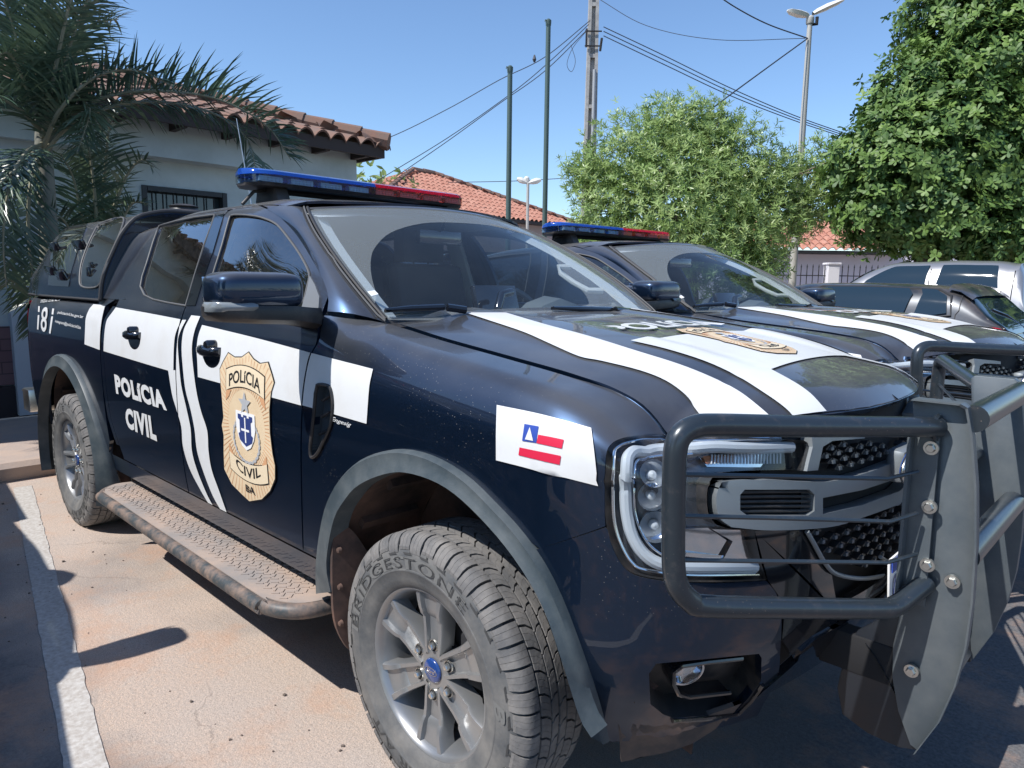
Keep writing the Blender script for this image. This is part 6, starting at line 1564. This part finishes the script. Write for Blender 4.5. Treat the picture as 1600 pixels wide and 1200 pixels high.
    b = MB(); c = dist(835, 93, 16.3); b.tube([c+Vector((0, 0, .10)), c, c-Vector((0, 0, .06))], [.015, .045, .02], 8); tag(b.build('cable_splice', wm), 'small black splice hanging on the upper cable above the flagpoles', 'splice')
# ------------------------------------------------------------------ other vehicles
def simple_car(name, label, cat, W, Hprof, belt, paint, wins, x0, x1, yoff, extra):
    """W half width; Hprof: (x, roof height) knots; the section rises from sill to the roof line"""
    T = empty(name); tag(T, label, cat)
    def f(x, s):
        H = hermite(Hprof, x)[0]; b_ = min(belt, H-.02)
        e = max(0, abs(2*(x-x0)/(x1-x0)-1)-.80)/.20; Wx = W*(1-.16*e**2.2)
        if s <= .5:
            t = s/.5; z = lerp(.22, b_, t); y = Wx*(.93+.07*sin(pi*min(1, t*.62+.05)))-.03*max(0, t-.82)/.18
        else:
            t = (s-.5)/.5; y0 = Wx*(.93+.07*sin(pi*.67))-.03
            ti = .17*min(1, (H-belt)/.45) if H > belt else 0
            kn = [(0, y0, 0), (.15, y0-ti*.18, .24), (.35, y0-ti*.62, .66), (.50, y0-ti-.02, .88), (.60, y0-ti-.10, .96), (.8, (y0-ti)*.45, .995), (1, 0, 1)]
            y, q = hermite(kn, t); z = lerp(b_, H, q)
        return Vector((x, yoff-y, z))
    S = Surf(f, x0, x1, 0, 1, 120, 60)
    for sgn in (1, -1):
        b = MB(); rows = [[S.f(lerp(x0, x1, i/110), j/48) for j in range(49)] for i in range(111)]
        if sgn < 0: rows = [[Vector((p.x, 2*yoff-p.y, p.z)) for p in r] for r in rows]
        b.grid(rows); body = b.build('body', paint, T, auto=50)
    b = MB(); 
    for x in (x0, x1):
        sec = [S.f(x, j/24) for j in range(25)]; b.grid([sec, [Vector((p.x, 2*yoff-p.y, p.z)) for p in sec]])
    b.build('end_panel', paint, T)
    for nm, poly, m in wins:
        o = S.patch(nm, poly, m, T, off=.014, thick=.012, sp=.03, dn=.02)
        if nm != 'rear_lamp' or True:
            me = o.data.copy()
            for v in me.vertices: v.co.y = 2*yoff-v.co.y
            me.flip_normals(); c = bpy.data.objects.new(nm, me); COL.objects.link(c); c.parent = T
    wb = [x0+.75, x1-.70]
    for x in wb:
        for s in (-1, 1):
            b = MB(); M_ = Matrix(((1, 0, 0), (0, 0, s), (0, -s, 0))); b.lathe([(.19, .10), (.24, .10), (.30, .09), (.32, .05), (.32, -.08), (.2, -.1)], 28, (x, yoff+s*(W-.11), .32), M_); w_ = b.build('wheel', MT['rubber'], T)
            b = MB(); b.lathe([(.19, .10), (.18, .06), (.06, .08), (0, .085)], 28, (x, yoff+s*(W-.11), .32), M_); b.build('rim', MT['alloy'], w_)
            b = MB(); b.lathe([(.36, .115), (.335, .118), (.30, .0), (.30, -.1)], 28, (x, yoff+s*(W-.11), .33), M_); b.build('wheel_arch', MT['inner'], T)
    extra(T, S); return T
def cars():
    A = Vector; gp = mat('dark_grey_metallic_paint', (.03, .036, .045), .35, .4, .8, dirt=(DUST, 4, .4, .85, .3)); gl = mat('dark_car_glass', (.015, .03, .045), .04, spec=.6)
    Hh = [(-3.35, .55), (-3.25, .78), (-3.0, .86), (-2.4, .96), (-2.2, 1.02), (-1.9, 1.20), (-1.55, 1.385), (-1.2, 1.49), (-.8, 1.51), (-.35, 1.505), (-.05, 1.49), (.10, 1.46), (.28, 1.29), (.48, 1.10), (.56, .95), (.60, .70), (.61, .45)]
    wins = [('door_glass', [A((-1.02, .555)), A((-.27, .555)), A((-.22, .70)), A((-.26, .742)), A((-.90, .742)), A((-1.05, .70))], gl),
            ('quarter_glass', [A((-.19, .56)), A((.04, .60)), A((.02, .70)), A((-.06, .742)), A((-.17, .742)), A((-.15, .70))], gl),
            ('door_glass', [A((-1.75, .555)), A((-1.12, .555)), A((-1.14, .742)), A((-1.38, .742)), A((-1.60, .68))], gl),
            ('rear_window', [A((.14, .80)), A((.14, 1.0)), A((.46, 1.0)), A((.46, .70)), A((.40, .72)), A((.20, .77))], gl),
            ('windscreen', [A((-2.12, .70)), A((-2.12, 1.0)), A((-1.52, 1.0)), A((-1.52, .80))], gl),
            ('rear_lamp', [A((.30, .47)), A((.45, .47)), A((.47, .56)), A((.40, .60)), A((.33, .54))], MT['red'])]
    def ex(T, S):
        b = MB()
        for x in (-1.08, .10): b.tube([S.P(x+.02*(s > .6), s, .003) for s in [.30+.03*i for i in range(16)]], .0035, 5)
        b.tube([S.P(x, s, .004) for x, s in [(-1.10, .545), (-.6, .545), (-.2, .548), (.07, .59), (.05, .71), (-.04, .755), (-.5, .755), (-.95, .755), (-1.1, .70)]], .010, 6, closed=True)
        b.build('window_trim', MT['sealp'], T)
        b = MB(); b.grid([[S.P(x, s, .03 if x < .2 else .02) for s in (.74, .8, .9, 1.0)] for x in (.02, .10, .18)]); b.grid([[Vector((p.x, 10.0-p.y, p.z)) for p in [S.P(x, s, .03 if x < .2 else .02) for s in (.74, .8, .9, 1.0)]] for x in (.02, .10, .18)]); b.build('spoiler', gp, T)
        b = MB(); b.tube([S.P(.47, .98, .02), S.P(.33, .93, .02), S.P(.27, .86, .02)], .008, 6); b.build('rear_wiper', MT['gloss'], T)
        b = MB(); b.box((.60, 5.0, .48), (.12, 1.55, .30)); b.build('rear_bumper', gp, T, bevel=.04)
    simple_car('hatchback', 'dark grey hatchback seen from its rear corner beyond the second police pickup', 'hatchback car', .86, Hh, .97+.20, gp, wins, -3.35, .61, 5.0, ex)
    sp = mat('silver_metallic_paint', (.33, .33, .34), .35, .6, .7)
    Hp = [(-4.1, .60), (-4.0, .98), (-3.4, 1.08), (-2.9, 1.14), (-2.3, 1.19), (-1.95, 1.45), (-1.68, 1.66), (-1.48, 1.755), (-1.0, 1.80), (-.5, 1.805), (-.12, 1.765), (-.02, 1.72), (.03, 1.50), (.06, 1.20), (.09, 1.12), (1.2, 1.12), (1.38, 1.1), (1.40, .7)]
    wins = [('door_glass', [A((-.86, .54)), A((-.20, .54)), A((-.25, .745)), A((-.80, .745))], gl), ('door_glass', [A((-1.85, .54)), A((-.98, .54)), A((-.94, .745)), A((-1.32, .745)), A((-1.62, .68))], gl),
            ('windscreen', [A((-2.35, .66)), A((-2.35, 1.0)), A((-1.62, 1.0)), A((-1.62, .80))], gl)]
    def ex2(T, S):
        b = MB()
        for x in (-.92, -.08): b.tube([S.P(x, s, .003) for s in [.30+.03*i for i in range(15)]], .005, 5)
        b.build('door_gap', MT['inner'], T)
    simple_car('silver_pickup', 'silver double cab pickup parked under the dark tree behind the hatchback', 'pickup truck', .90, Hp, 1.27, sp, wins, -4.1, 1.40, 8.35, ex2)
tk = truck(); front(tk); extras(tk); wheels(tk['T'])
T1 = tk['T']; T1['group'] = 'black and white police pickups'
T2 = copy_tree(T1); T2.location = (.018, 2.039, 0); T2.rotation_euler = (0, -.045, R(-4.21))
T2['label'] = 'second police pickup, partly hidden behind the hood of the nearest one'
for o in [c for c in T2.children if c.name.startswith('antenna')]: bpy.data.objects.remove(o)
T3 = copy_tree(T1); T3.location = (-1.3, -3.37, 0); T3.rotation_euler = (0, 0, R(-5))
T3['label'] = 'third police pickup, beside the photographer, known only by its shadow on the left bay line'
ground(); building_left(); building_mid(); building_right(); fence(); palm(); trees(); poles(); cars()
